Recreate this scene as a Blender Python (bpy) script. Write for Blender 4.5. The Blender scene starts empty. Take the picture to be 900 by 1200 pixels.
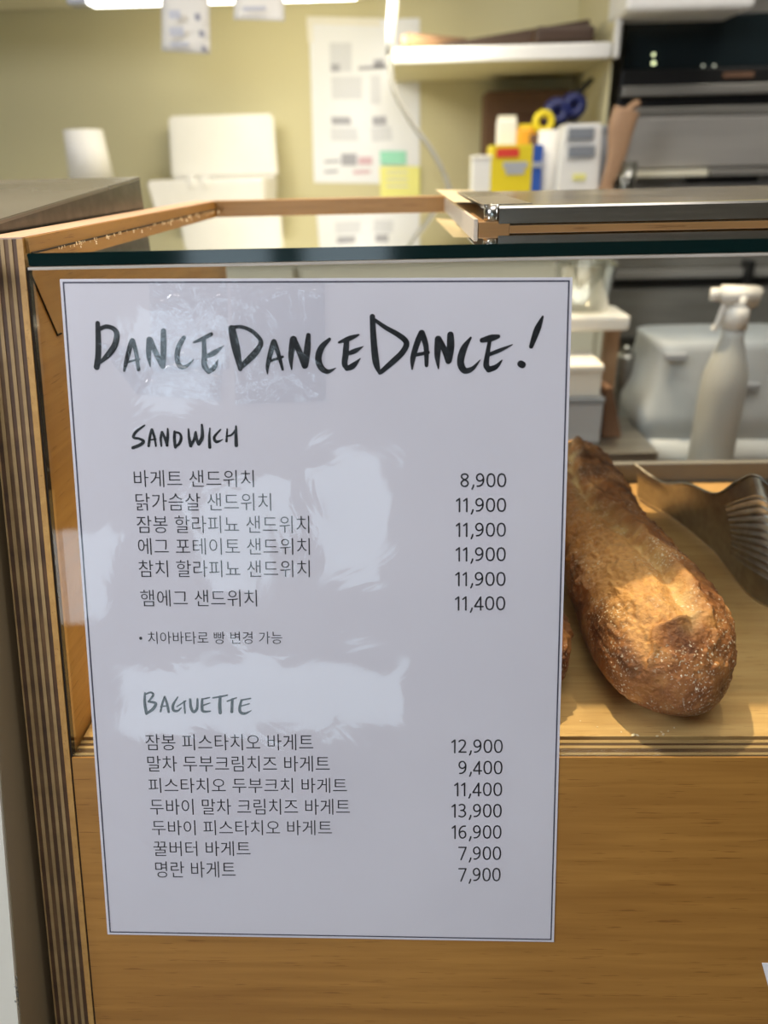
import bpy, bmesh, math, random
from mathutils import Vector, Matrix, noise
random.seed(7)
scn = bpy.context.scene
COL = scn.collection

# ------------------------------------------------------------------ camera, exposure, light
F_PX = 847.354
PITCH, YAW, ROLL = .446296826, -.0311390416, -.0233561098
CAM = Vector((.140269384, -.302692521, .0398270543))
LEAN = .283179453                     # the front of the display case leans back by this angle
_f = Vector((math.sin(YAW)*math.cos(PITCH), math.cos(YAW)*math.cos(PITCH), -math.sin(PITCH)))
_r = Vector((math.cos(YAW), -math.sin(YAW), 0)); _u = _r.cross(_f)
_r, _u = _r*math.cos(ROLL)+_u*math.sin(ROLL), -_r*math.sin(ROLL)+_u*math.cos(ROLL)
cam = bpy.data.cameras.new('camera'); camo = bpy.data.objects.new('camera', cam); COL.objects.link(camo)
camo.matrix_world = Matrix(((_r.x, _u.x, -_f.x, CAM.x), (_r.y, _u.y, -_f.y, CAM.y), (_r.z, _u.z, -_f.z, CAM.z), (0, 0, 0, 1)))
cam.sensor_fit = 'HORIZONTAL'; cam.sensor_width = 36; cam.lens = 36*F_PX/900
cam.clip_start = .01; cam.clip_end = 50
cam.dof.use_dof = True; cam.dof.focus_distance = .325; cam.dof.aperture_fstop = 8.5
scn.camera = camo

w = bpy.data.worlds.new('world'); scn.world = w; w.use_nodes = True
w.node_tree.nodes['Background'].inputs[0].default_value = (.72, .86, 1, 1)
w.node_tree.nodes['Background'].inputs[1].default_value = 3.8

def lamp(name, kind, loc, target, power, color, **k):
    l = bpy.data.lights.new(name, kind); l.energy = power; l.color = color
    for a, b in k.items(): setattr(l, a, b)
    o = bpy.data.objects.new(name, l); COL.objects.link(o); o.location = loc
    o.rotation_euler = (Vector(target)-Vector(loc)).to_track_quat('-Z', 'Y').to_euler()
    return o
WARM = (1, .74, .44)
lamp('spot_light_rear', 'SPOT', (-.02, .66, 1.36), (.25, 0, -.19), 185, WARM, spot_size=.8, spot_blend=.5, shadow_soft_size=.018)
lamp('spot_light_right', 'SPOT', (.62, .60, 1.36), (.28, 0, -.19), 26, WARM, spot_size=.8, spot_blend=.5, shadow_soft_size=.018)
lamp('daylight_fill', 'AREA', (-.78, -.58, .66), (.0, 0, -.2), 11.5, (.92, .94, 1), shape='RECTANGLE', size=.4, size_y=.35)  # added fill light front left of the case; no window stands here
lamp('ambient_fill', 'AREA', (.2, -.7, 1.40), (.2, -.7, 0), 9, (1, .93, .86), shape='RECTANGLE', size=1.2, size_y=.6)  # added, unseen area light that lifts the overall ambient level
lamp('strip_light', 'AREA', (.02, 1.0, .262), (.05, 1.36, -.12), 1.6, (1, .94, .76), shape='RECTANGLE', size=.42, size_y=.03)
lamp('kitchen_fill', 'AREA', (.5, .25, 1.33), (.5, .95, -.1), 14, (1, .93, .84), shape='RECTANGLE', size=1.4, size_y=.4)  # added, unseen area light to brighten the counter front and the oven
scn.view_settings.view_transform = 'Standard'; scn.view_settings.look = 'None'
scn.view_settings.gamma = 1; scn.view_settings.use_curve_mapping = False
scn.view_settings.exposure = 0.0

# ------------------------------------------------------------------ geometry helpers
def ray(px, py): return _f + _r*((px-450)/F_PX) - _u*((py-600)/F_PX)
def at_y(px, py, y): d = ray(px, py); return CAM + d*((y-CAM.y)/d.y)
def at_z(px, py, z): d = ray(px, py); return CAM + d*((z-CAM.z)/d.z)
NRM = Vector((0, math.cos(LEAN), -math.sin(LEAN)))      # into the case
UP = Vector((0, math.sin(LEAN), math.cos(LEAN)))
def on_front(px, py, off=0): d = ray(px, py); return CAM + d*((off-NRM.dot(CAM))/NRM.dot(d))
def fy(z): return z*math.tan(LEAN)                      # y of the leaning front at height z

def link(o, parent=None):
    COL.objects.link(o)
    if parent: o.parent = parent
    return o
def tag(o, label=None, cat=None, group=None, kind=None):
    for k, v in (('label', label), ('category', cat), ('group', group), ('kind', kind)):
        if v: o[k] = v
    return o
def thing(name, label, cat, loc=(0, 0, 0), group=None):
    o = link(bpy.data.objects.new(name, None)); o.location = loc; o.empty_display_size = .02
    return tag(o, label, cat, group)
def obj(name, bm, mat, parent=None, smooth=False, kind=None, label=None):
    me = bpy.data.meshes.new(name)
    if parent is not None:
        bmesh.ops.translate(bm, verts=bm.verts, vec=-world_loc(parent))
    bm.normal_update(); bm.to_mesh(me); bm.free()
    if mat: me.materials.append(mat)
    if smooth:
        for p in me.polygons: p.use_smooth = True
    o = link(bpy.data.objects.new(name, me), parent)
    return tag(o, label=label, kind=kind)
def world_loc(o):
    v = Vector((0, 0, 0))
    while o: v += o.location; o = o.parent
    return v
def box(x0, x1, y0, y1, z0, z1, bev=0, seg=2, bm=None):
    bm2 = bmesh.new(); bmesh.ops.create_cube(bm2, size=1)
    for v in bm2.verts: v.co = Vector(((x0+x1)/2+v.co.x*(x1-x0), (y0+y1)/2+v.co.y*(y1-y0), (z0+z1)/2+v.co.z*(z1-z0)))
    if bev: bmesh.ops.bevel(bm2, geom=bm2.edges[:], offset=bev, segments=seg, affect='EDGES', profile=.5)
    return merge(bm, bm2)
def merge(bm, bm2):
    if bm is None: return bm2
    me = bpy.data.meshes.new('t'); bm2.to_mesh(me); bm2.free(); bm.from_mesh(me); bpy.data.meshes.remove(me)
    return bm
def prism_x(poly, x0, x1, bev=0, bm=None):      # polygon of (y, z), extruded along x
    b = bmesh.new(); A = [b.verts.new((x0, y, z)) for y, z in poly]; B = [b.verts.new((x1, y, z)) for y, z in poly]
    b.faces.new(A); b.faces.new(B[::-1]); n = len(poly)
    for i in range(n): b.faces.new((A[(i+1) % n], A[i], B[i], B[(i+1) % n]))
    bmesh.ops.recalc_face_normals(b, faces=b.faces[:])
    if bev: bmesh.ops.bevel(b, geom=b.edges[:], offset=bev, segments=2, affect='EDGES')
    return merge(bm, b)
def hexa(pts, bev=0, bm=None):                  # 4 front points, 4 back points
    b = bmesh.new(); v = [b.verts.new(p) for p in pts]
    for f in ((0, 1, 2, 3), (7, 6, 5, 4), (0, 4, 5, 1), (1, 5, 6, 2), (2, 6, 7, 3), (3, 7, 4, 0)): b.faces.new([v[i] for i in f])
    bmesh.ops.recalc_face_normals(b, faces=b.faces[:])
    if bev: bmesh.ops.bevel(b, geom=b.edges[:], offset=bev, segments=2, affect='EDGES')
    return merge(bm, b)
def lathe(profile, cx, cy, n=32, bm=None, sx=1, sy=1):         # (radius, z)
    b = bmesh.new(); rings = []
    for r, z in profile: rings.append([b.verts.new((cx+sx*r*math.cos(2*math.pi*i/n), cy+sy*r*math.sin(2*math.pi*i/n), z)) for i in range(n)])
    for a, c in zip(rings, rings[1:]):
        for i in range(n): b.faces.new((a[i], a[(i+1) % n], c[(i+1) % n], c[i]))
    for rg in (rings[0], rings[-1]):
        try: b.faces.new(rg)
        except ValueError: pass
    bmesh.ops.recalc_face_normals(b, faces=b.faces[:])
    return merge(bm, b)
def tube(pts, r, n=10, bm=None, flat=1.0):
    b = bmesh.new(); pts = [Vector(p) for p in pts]; rings = []
    rr = r if isinstance(r, (list, tuple)) else [r]*len(pts)
    for i, p in enumerate(pts):
        t = (pts[min(i+1, len(pts)-1)]-pts[max(i-1, 0)]).normalized()
        a = t.cross(Vector((0, 0, 1)) if abs(t.z) < .9 else Vector((0, 1, 0))).normalized(); c = t.cross(a)
        rings.append([b.verts.new(p+a*(rr[i]*math.cos(2*math.pi*k/n))+c*(flat*rr[i]*math.sin(2*math.pi*k/n))) for k in range(n)])
    for x, y in zip(rings, rings[1:]):
        for i in range(n): b.faces.new((x[i], x[(i+1) % n], y[(i+1) % n], y[i]))
    b.faces.new(rings[0]); b.faces.new(rings[-1])
    bmesh.ops.recalc_face_normals(b, faces=b.faces[:])
    return merge(bm, b)
def smooth_path(pts, k=6):
    P = [Vector(p) for p in pts]; out = []
    for i in range(len(P)-1):
        a, b, c, d = P[max(i-1, 0)], P[i], P[i+1], P[min(i+2, len(P)-1)]
        for s in range(k):
            t = s/k; out.append(.5*((2*b)+(c-a)*t+(2*a-5*b+4*c-d)*t*t+(3*b-a-3*c+d)*t**3))
    out.append(P[-1]); return out
def pbox(p0, p1, y, depth, bev=.002, bm=None):  # box whose front face spans two picture corners at distance y
    a = at_y(*p0, y); c = at_y(*p1, y)
    return box(min(a.x, c.x), max(a.x, c.x), y, y+depth, min(a.z, c.z), max(a.z, c.z), bev, bm=bm)

# ------------------------------------------------------------------ materials
def mat(name, col, rough=.5, metal=0, spec=.5, emit=None, trans=0, coat=0, sub=0, sheen=0):
    m = bpy.data.materials.new(name); m.use_nodes = True; b = m.node_tree.nodes['Principled BSDF']
    b.inputs['Base Color'].default_value = (*col, 1); b.inputs['Roughness'].default_value = rough
    b.inputs['Metallic'].default_value = metal; b.inputs['Specular IOR Level'].default_value = spec
    b.inputs['Coat Weight'].default_value = coat; b.inputs['Transmission Weight'].default_value = trans
    b.inputs['Subsurface Weight'].default_value = sub; b.inputs['Subsurface Radius'].default_value = (.004, .003, .002)
    if emit: b.inputs['Emission Color'].default_value = (*emit[:3], 1); b.inputs['Emission Strength'].default_value = emit[3]
    return m
def N(m, t, **k):
    n = m.node_tree.nodes.new(t)
    for a, b in k.items(): setattr(n, a, b)
    return n
def L(m, a, b): m.node_tree.links.new(a, b)
def varied(name, c0, c1, scale=(1, 1, 1), nscale=20, rough=.5, bump=0, detail=6, dist=0, lo=.3, hi=.7, metal=0, coat=0, c2=None, spec=.5, rvar=0):
    m = mat(name, c0, rough, metal, coat=coat, spec=spec); b = m.node_tree.nodes['Principled BSDF']
    tc = N(m, 'ShaderNodeTexCoord'); mp = N(m, 'ShaderNodeMapping'); mp.inputs['Scale'].default_value = scale
    nz = N(m, 'ShaderNodeTexNoise'); nz.inputs['Scale'].default_value = nscale; nz.inputs['Detail'].default_value = detail; nz.inputs['Distortion'].default_value = dist
    rp = N(m, 'ShaderNodeValToRGB'); rp.color_ramp.elements[0].position = lo; rp.color_ramp.elements[1].position = hi
    rp.color_ramp.elements[0].color = (*c0, 1); rp.color_ramp.elements[1].color = (*c1, 1)
    if c2:
        e = rp.color_ramp.elements.new((lo+hi)/2); e.color = (*c2, 1)
    L(m, tc.outputs['Object'], mp.inputs[0]); L(m, mp.outputs[0], nz.inputs[0]); L(m, nz.outputs[0], rp.inputs[0]); L(m, rp.outputs[0], b.inputs['Base Color'])
    if bump:
        bp = N(m, 'ShaderNodeBump'); bp.inputs['Strength'].default_value = bump; bp.inputs['Distance'].default_value = .001
        L(m, nz.outputs[0], bp.inputs['Height']); L(m, bp.outputs[0], b.inputs['Normal'])
    if rvar:
        mr = N(m, 'ShaderNodeMapRange'); mr.inputs['To Min'].default_value = rough-rvar; mr.inputs['To Max'].default_value = rough+rvar
        L(m, nz.outputs[0], mr.inputs[0]); L(m, mr.outputs[0], b.inputs['Roughness'])
    return m
def clear(name, tint, rough=0, ior=1.5, bump=None, boost=1.0):       # thin clear sheet: see-through with Fresnel reflection
    m = bpy.data.materials.new(name); m.use_nodes = True; nt = m.node_tree; nt.nodes.clear()
    out = N(m, 'ShaderNodeOutputMaterial'); mx = N(m, 'ShaderNodeMixShader'); tr = N(m, 'ShaderNodeBsdfTransparent'); gl = N(m, 'ShaderNodeBsdfGlossy'); fr = N(m, 'ShaderNodeFresnel')
    tr.inputs[0].default_value = (*tint, 1); gl.inputs['Roughness'].default_value = rough; gl.inputs[0].default_value = (1, 1, 1, 1); fr.inputs[0].default_value = ior
    ge = N(m, 'ShaderNodeNewGeometry'); io = N(m, 'ShaderNodeMix'); L(m, ge.outputs['Backfacing'], io.inputs[0]); io.inputs[2].default_value = ior; io.inputs[3].default_value = 1/ior
    L(m, io.outputs[0], fr.inputs[0]); fac = fr.outputs[0]      # both faces of a thin sheet reflect as seen from air
    if boost != 1:
        mu = N(m, 'ShaderNodeMath', operation='MULTIPLY', use_clamp=True); mu.inputs[1].default_value = boost; L(m, fac, mu.inputs[0]); fac = mu.outputs[0]
    L(m, fac, mx.inputs[0]); L(m, tr.outputs[0], mx.inputs[1]); L(m, gl.outputs[0], mx.inputs[2]); L(m, mx.outputs[0], out.inputs[0])
    if bump:
        sc, st, ds = bump
        tc = N(m, 'ShaderNodeTexCoord'); nz = N(m, 'ShaderNodeTexNoise'); nz.inputs['Scale'].default_value = sc; nz.inputs['Detail'].default_value = 3; nz.inputs['Distortion'].default_value = ds
        bp = N(m, 'ShaderNodeBump'); bp.inputs['Strength'].default_value = st; bp.inputs['Distance'].default_value = .002
        L(m, tc.outputs['Object'], nz.inputs[0]); L(m, nz.outputs[0], bp.inputs['Height']); L(m, bp.outputs[0], gl.inputs['Normal']); L(m, bp.outputs[0], fr.inputs['Normal'])
    return m

def wood(name, c0, c1, axis, rough=.42, coat=.15, grain=1.0):
    # long grain along the given axis; fine streaks over broad colour drift
    m = mat(name, c0, rough, coat=coat); b = m.node_tree.nodes['Principled BSDF']; b.inputs['Coat Roughness'].default_value = .25
    tc = N(m, 'ShaderNodeTexCoord'); mp = N(m, 'ShaderNodeMapping'); s = [34, 34, 34]; s[axis] = 1.6; mp.inputs['Scale'].default_value = s
    n1 = N(m, 'ShaderNodeTexNoise'); n1.inputs['Scale'].default_value = 7; n1.inputs['Detail'].default_value = 7; n1.inputs['Distortion'].default_value = .4
    mp2 = N(m, 'ShaderNodeMapping'); s2 = [9, 9, 9]; s2[axis] = 1.8; mp2.inputs['Scale'].default_value = s2
    n2 = N(m, 'ShaderNodeTexNoise'); n2.inputs['Scale'].default_value = 1.4; n2.inputs['Detail'].default_value = 3; n2.inputs['Distortion'].default_value = 1.2
    r1 = N(m, 'ShaderNodeValToRGB'); r1.color_ramp.elements[0].position = .3; r1.color_ramp.elements[1].position = .72
    r1.color_ramp.elements[0].color = (*c0, 1); r1.color_ramp.elements[1].color = (*c1, 1)
    r2 = N(m, 'ShaderNodeValToRGB'); r2.color_ramp.elements[0].position = .3; r2.color_ramp.elements[1].position = .7
    r2.color_ramp.elements[0].color = (.8, .76, .7, 1); r2.color_ramp.elements[1].color = (1.0, 1.0, 1.0, 1)
    # short dark pores
    mp3 = N(m, 'ShaderNodeMapping'); s3 = [260, 260, 260]; s3[axis] = 12; mp3.inputs['Scale'].default_value = s3
    n3 = N(m, 'ShaderNodeTexNoise'); n3.inputs['Scale'].default_value = 5; n3.inputs['Detail'].default_value = 2
    r3 = N(m, 'ShaderNodeValToRGB'); r3.color_ramp.elements[0].position = .29; r3.color_ramp.elements[1].position = .36
    r3.color_ramp.elements[0].color = (.55, .45, .35, 1); r3.color_ramp.elements[1].color = (1, 1, 1, 1)
    m1 = N(m, 'ShaderNodeMix', data_type='RGBA', blend_type='MULTIPLY'); m1.inputs[0].default_value = 1
    m2 = N(m, 'ShaderNodeMix', data_type='RGBA', blend_type='MULTIPLY'); m2.inputs[0].default_value = .75*grain
    for mpx, nx, rx in ((mp, n1, r1), (mp2, n2, r2), (mp3, n3, r3)):
        L(m, tc.outputs['Object'], mpx.inputs[0]); L(m, mpx.outputs[0], nx.inputs[0]); L(m, nx.outputs[0], rx.inputs[0])
    L(m, r1.outputs[0], m1.inputs[6]); L(m, r2.outputs[0], m1.inputs[7]); L(m, m1.outputs[2], m2.inputs[6]); L(m, r3.outputs[0], m2.inputs[7])
    L(m, m2.outputs[2], b.inputs['Base Color'])
    bp = N(m, 'ShaderNodeBump'); bp.inputs['Strength'].default_value = .12; bp.inputs['Distance'].default_value = .0004
    L(m, n1.outputs[0], bp.inputs['Height']); L(m, bp.outputs[0], b.inputs['Normal'])
    return m

M = dict(
    panel=wood('honey_birch_panel', (.33, .150, .027), (.45, .220, .045), 0),
    deck=wood('birch_deck', (.56, .34, .13), (.70, .46, .20), 0, rough=.45),
    side=wood('birch_side', (.50, .27, .07), (.62, .36, .11), 1),
    rail=wood('birch_rail', (.31, .145, .018), (.40, .20, .030), 1),
    railx=wood('birch_rail_across', (.24, .13, .045), (.32, .18, .065), 0),
    ply_light=varied('ply_light', (.30, .19, .075), (.42, .28, .125), (4, 60, 4), 6, .6, bump=.2),
    ply_dark=varied('ply_dark', (.045, .018, .006), (.11, .048, .016), (4, 60, 4), 6, .6, bump=.3),
    ply_dark_b=varied('ply_dark_brown', (.07, .033, .011), (.15, .074, .026), (4, 60, 4), 5, .6, bump=.3),
    ply_gold=varied('ply_gold_face', (.42, .24, .07), (.55, .33, .11), (20, 4, 4), 5, .5),
    ply_top=varied('ply_rail_top', (.34, .225, .165), (.44, .31, .23), (60, 4, 60), 6, .55, bump=.15),
    gap=mat('dark_joint_gap', (.02, .012, .006), .9),  # near-black colour of the joint lines and seams
    glass=clear('case_glass', (.965, .985, .975)),
    topglass=clear('top_glass', (.93, .97, .95), boost=1.9),
    glassedge=mat('glass_edge', (.003, .016, .015), .08, spec=.6),
    polish=varied('ground_glass_edge', (.36, .33, .29), (.52, .48, .43), (1, 30, 30), 40, .35, bump=.3),
    paper=varied('sheet_paper', (.675, .665, .735), (.715, .705, .775), nscale=12, rough=.6),
    border=mat('printed_border', (.05, .05, .085), .5),
    ink=mat('ink', (.028, .028, .035), .45),
    marker=varied('marker_ink', (.008, .010, .013), (.03, .034, .040), nscale=420, rough=.35, lo=.4, hi=.75),
    sleeve=clear('clear_sleeve', (.985, .985, .985), rough=.035, bump=(26, .10, 1.3)),
    tape=clear('clear_tape', (.97, .975, .985), rough=.12, bump=(90, .25, 1.5), boost=1.3),
    steel=varied('brushed_steel', (.42, .42, .40), (.58, .57, .54), (1, 1, 30), 12, .22, metal=1, rvar=.05),
    steel_soft=varied('satin_steel', (.30, .29, .27), (.44, .42, .39), (1, 30, 30), 5, .38, metal=1, rvar=.08),
    oven_steel=varied('oven_steel', (.25, .24, .215), (.38, .365, .33), (1, 8, 8), 5, .36, metal=.45, rvar=.05), oven_steel_light=varied('oven_steel_light', (.42, .40, .37), (.50, .48, .44), (1, 8, 8), 5, .34, metal=.4),
    steel_dark=varied('dark_steel', (.10, .105, .10), (.17, .17, .16), (1, 20, 20), 5, .30, metal=.9),
    steel_lid=varied('grey_steel_lid', (.25, .255, .245), (.34, .34, .32), (2, 2, 2), 5, .28, metal=.9, rvar=.05),
    cab_side=varied('olive_painted_side', (.26, .21, .135), (.31, .255, .17), nscale=6, rough=.5, bump=.1),
    cab_front=varied('cream_painted_board', (.66, .64, .56), (.72, .70, .62), nscale=5, rough=.6),
    chip=varied('chipped_edge', (.08, .07, .05), (.55, .55, .52), nscale=300, rough=.8),
    wall=varied('yellow_wall', (.60, .545, .33), (.63, .575, .35), nscale=3, rough=.75, bump=.1),
    room=varied('room_wall', (.16, .155, .15), (.19, .185, .18), nscale=2, rough=.8),
    floor=varied('floor_tiles', (.20, .18, .16), (.26, .24, .21), nscale=4, rough=.5),
    ceil=mat('ceiling_white', (.7, .69, .66), .85),
    cream=varied('cream_laminate', (.72, .68, .52), (.76, .72, .56), nscale=3, rough=.5),
    white=varied('white_plastic', (.80, .79, .75), (.86, .85, .81), nscale=5, rough=.45),
    white_card=varied('white_card', (.80, .77, .70), (.86, .83, .77), nscale=9, rough=.7),
    wpaper=mat('white_paper', (.82, .83, .88), .7), bluepaper=mat('pale_blue_paper', (.74, .78, .84), .7),
    grey_print=mat('grey_print', (.66, .67, .73), .7), dark_print=mat('dark_print', (.38, .38, .44), .7), pink_print=mat('pink_print', (.66, .45, .52), .7),
    teal=mat('teal_note', (.33, .72, .55), .7), yellow_note=mat('yellow_note', (.86, .83, .28), .7),
    yellow=mat('yellow_card', (.78, .62, .02), .45), blue=mat('blue_card', (.03, .10, .42), .45), red=mat('red_print', (.70, .05, .03), .5),
    orange=mat('orange_card', (.85, .42, .03), .5), navy=mat('navy_plastic', (.012, .018, .10), .35), black=mat('black_plastic', (.012, .012, .012), .4),
    grey=mat('grey_plastic', (.24, .26, .29), .45), greyl=mat('light_grey_plastic', (.42, .44, .48), .45),
    brown=varied('brown_board', (.13, .065, .035), (.19, .10, .055), nscale=8, rough=.7), darkwood=varied('dark_wood', (.025, .014, .008), (.07, .036, .02), (1, 6, 6), 6, .6),
    tan=varied('tan_wood', (.38, .22, .12), (.50, .31, .18), (1, 1, 1), 8, .6), pinkwood=varied('pale_wood', (.55, .33, .22), (.66, .43, .30), nscale=9, rough=.6),
    kraft=varied('kraft_paper', (.34, .20, .11), (.46, .29, .17), nscale=12, rough=.8),
    cable=mat('grey_cable', (.38, .37, .33), .45), pipe=mat('white_conduit', (.72, .72, .70), .4),
    frosted=varied('frosted_plastic', (.46, .48, .475), (.54, .56, .55), nscale=6, rough=.35),
    bag=varied('white_film_bag', (.50, .535, .56), (.62, .65, .665), nscale=14, rough=.35, bump=.6),
    darkglass=varied('oven_glass', (.010, .016, .018), (.018, .028, .032), nscale=2, rough=.12),
    tube=mat('lit_tube', (1, 1, .95), .4, emit=(1, .98, .88, 6)), pilot=mat('oven_glint', (1, 1, .6), .4, emit=(.9, 1, .55, 1.6)),
    glint_dim=mat('oven_glint_faint', (1, 1, .8), .4, emit=(.7, .75, .6, .5)),  # both glowing materials imitate highlights mirrored in the oven glass
    clearp=clear('clear_cup', (.86, .87, .85), rough=.1, boost=2.5),
    dust=mat('crumbs', (.80, .66, .45), .8), jamb=mat('grey_jamb', (.2, .2, .2), .5))

# ------------------------------------------------------------------ the room
FZ, CZ, YB, YF, XL, XR = -1.0, 1.42, 1.36, -2.6, -2.2, 2.4
def struct(name, bm, m): return tag(obj(name, bm, m), kind='structure')
struct('floor', box(XL, XR, YF, YB, FZ-.05, FZ), M['floor'])
struct('ceiling', box(XL, XR, YF, YB, CZ, CZ+.05), M['ceil'])
struct('wall_back', box(XL, XR, YB, YB+.08, FZ, CZ), M['wall'])
struct('wall_left', box(XL-.08, XL, YF, YB, FZ, CZ), M['room'])
struct('wall_right', box(XR, XR+.08, YF, YB, FZ, CZ), M['room'])
# the shop front behind the photographer: a wall with window openings, daylight beyond
holes = [(-1.07, .15, -.66, -.35), (-.24, .09, -.06, .47), (-.70, -.36, -.14, .36), (-1.36, -1.08, -.22, .16), (-1.0, -.62, .62, 1.15)]
xs = sorted({XL, XR} | {h[0] for h in holes} | {h[1] for h in holes}); zs = sorted({FZ, CZ} | {h[2] for h in holes} | {h[3] for h in holes})
bm = bmesh.new()
for a, b in zip(xs, xs[1:]):
    for c, d in zip(zs, zs[1:]):
        mx, mz = (a+b)/2, (c+d)/2
        if not any(h[0] < mx < h[1] and h[2] < mz < h[3] for h in holes): box(a, b, YF-.06, YF, c, d, bm=bm)
bmesh.ops.remove_doubles(bm, verts=bm.verts, dist=1e-5)
struct('wall_front', bm, M['room'])
for i, (a, b, c, d) in enumerate(holes):
    wn = struct('window_%d' % (i+1), box(a, b, YF-.035, YF-.030, c, d), M['glass'])
    fb = bmesh.new()
    for q in ((a, b, c-.012, c), (a, b, d, d+.012), (a-.012, a, c-.012, d+.012), (b, b+.012, c-.012, d+.012)): box(q[0], q[1], YF, YF+.012, q[2], q[3], bm=fb)
    obj('window_frame', fb, M['jamb'], wn)

# ------------------------------------------------------------------ the display case
ZG = .0108; ZR = .0163; XI = -.0122; XW = .72; ZBOT = -.62
case = thing('display_case', 'wooden bakery display case with leaning glass front, glass top and striped plywood edges', 'display case', (0, fy(ZBOT), ZBOT))
YBK = .352
def side_poly(o=0): return [(fy(ZBOT)+o, ZBOT), (fy(ZR)+o, ZR), (YBK, ZR), (YBK, ZBOT)]
side = link(bpy.data.objects.new('side_panel', None), case); side.location = Vector((-.031, 0, 0))-case.location
plies = [('ply_light', .7), ('ply_dark', 1.9), ('ply_light', 1.5), ('ply_dark_b', 1.9), ('ply_light', 1.5), ('ply_dark', 1.9), ('ply_light', 1.5), ('ply_dark_b', 1.9), ('ply_light', 1.5), ('ply_dark', 1.9)]
x = -.0314
for i, (k, t) in enumerate(plies):
    t /= 1000; p = obj('ply', prism_x(side_poly(.0003 if 'dark' in k else 0), x, x+t), M[k], side); x += t
obj('ply', prism_x([(fy(ZBOT), ZBOT), (fy(ZR), ZR), (YBK, ZR), (YBK, ZBOT)], x, x+.0026), M['side'], side, label='golden face veneer'); x += .0026
# capping over the side panel: pinkish top, golden inner face
obj('side_rail_cap', prism_x([(fy(ZR)+.0002, ZR), (fy(ZR)+.0004, ZR+.0006), (YBK, ZR+.0006), (YBK, ZR)], -.0314, x-.0004), M['ply_top'], case)
obj('side_rail', prism_x([(.0052, ZG), (.0062, ZR+.0004), (.342, ZR+.0004), (.342, ZG)], x, x+.0016), M['rail'], case)
XI = x
obj('joint_line', prism_x([(fy(ZBOT)+.0006, ZBOT), (fy(.0055)+.0006, .0055), (fy(.0055)+.004, .0055), (fy(ZBOT)+.004, ZBOT)], XI, XI+.0009), M['gap'], case)
obj('rail_joint_line', box(XI+.0016, XI+.0024, .006, .335, ZG-.0002, ZG+.00035), M['gap'], case)
XI += .0009
# right side panel, out of frame
obj('side_panel', prism_x(side_poly(), XW, XW+.019), M['side'], case)
# thin inlay seam on the inner left face
a = Vector((XI-.0006, .0045, .0035)); b = Vector((XI-.0006, .0165, -.0247))
obj('seam', tube([a, (a+b)/2, b], .0004, 6), M['gap'], case)
obj('seam', tube([b, b+Vector((0, .004, 0))], .0004, 6), M['gap'], case)
# lower front panel (flush with the glass) and body
ZP = -.1995
def slab(z0, z1, off0, off1, x0, x1):           # slab parallel to the leaning front
    c = math.cos(LEAN)
    return prism_x([(fy(z0)+off0/c, z0), (fy(z1)+off0/c, z1), (fy(z1)+off1/c, z1), (fy(z0)+off1/c, z0)], x0, x1)
fp = obj('front_panel', slab(ZBOT, ZP-.004, 0, .0115, XI, XW), M['panel'], case)
off = 0; cL = math.cos(LEAN)
for n_, (k, t) in enumerate((('panel', .8), ('ply_dark', .9), ('ply_light', 1.5), ('ply_dark_b', 2.5), ('ply_light', 1.6), ('ply_dark', 1.6), ('ply_light', 1.8))):
    t /= 1000
    obj('ply', slab(ZP-.004, ZP-(.0003 if 'dark' in k else 0), off, off+t, XI, XW), M[k], fp); off += t
obj('bottom_panel', box(XI, XW, fy(ZBOT)+.019, YBK-.02, ZBOT, ZBOT+.018), M['side'], case)
obj('back_panel', box(XI, XW, YBK-.019, YBK, ZBOT+.018, -.34), M['side'], case)
# deck with its ply edge behind the glass
ZD = ZP+.0002; YD = fy(ZP)+.0119/math.cos(LEAN)+.0008
deck = obj('deck', box(XI, XW, YD, .248, ZD-.018, ZD, .0003), M['deck'], case)
obj('back_lip', box(XI, XW, .249, .256, ZD-.03, ZD+.016, .001), M['jamb'], case, label='grey back lip')
# glass
GT = ZG-.0048
obj('front_glass', slab(ZP+.0004, GT-.0015, .0004, .0052, XI+.0003, XW-.0005), M['glass'], case)
obj('ground_edge', slab(GT-.0013, GT-.0003, -.0002, .0054, XI+.0003, XW-.0005), M['polish'], case)
tg = bmesh.new(); YG = at_z(700, 267, ZG).y-.0003
TP = [(XI+.0004, fy(ZG)+.002), (XW-.0005, fy(ZG)+.002), (XW-.0005, YG), (.175, YG), (.175, .335), (XI+.0004, .335)]
A = [tg.verts.new((x_, y_, GT)) for x_, y_ in TP]; B = [tg.verts.new((x_, y_, ZG)) for x_, y_ in TP]
tg.faces.new(A[::-1]); tg.faces.new(B)
for i in range(1, 6): tg.faces.new((A[i], A[(i+1) % 6], B[(i+1) % 6], B[i]))
topg = obj('top_glass', tg, M['topglass'], case)
obj('polished_glass_edge', prism_x([(fy(ZG)-.0005, GT-.0001), (fy(ZG), ZG+.0001), (fy(ZG)+.0022, ZG+.0001), (fy(ZG)+.0022, GT-.0001)], XI+.0002, XW-.0004, .0003), M['glassedge'], case, label='dark green polished glass edge')
# rails behind the glass: rear rail, the return rail and the nearer cross rail
obj('rear_rail', box(XI-.002, .177, .333, YBK, ZG-.001, ZR+.0006, .0004), M['railx'], case)
obj('return_rail', box(.1752, .1772, YG+.0005, .333, ZG-.001, ZR-.0005, .0003), M['polish'], case)
obj('return_rail', box(.1775, .1925, YG+.0005, .333, ZG-.004, ZR-.0018, .0004), M['railx'], case)

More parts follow.
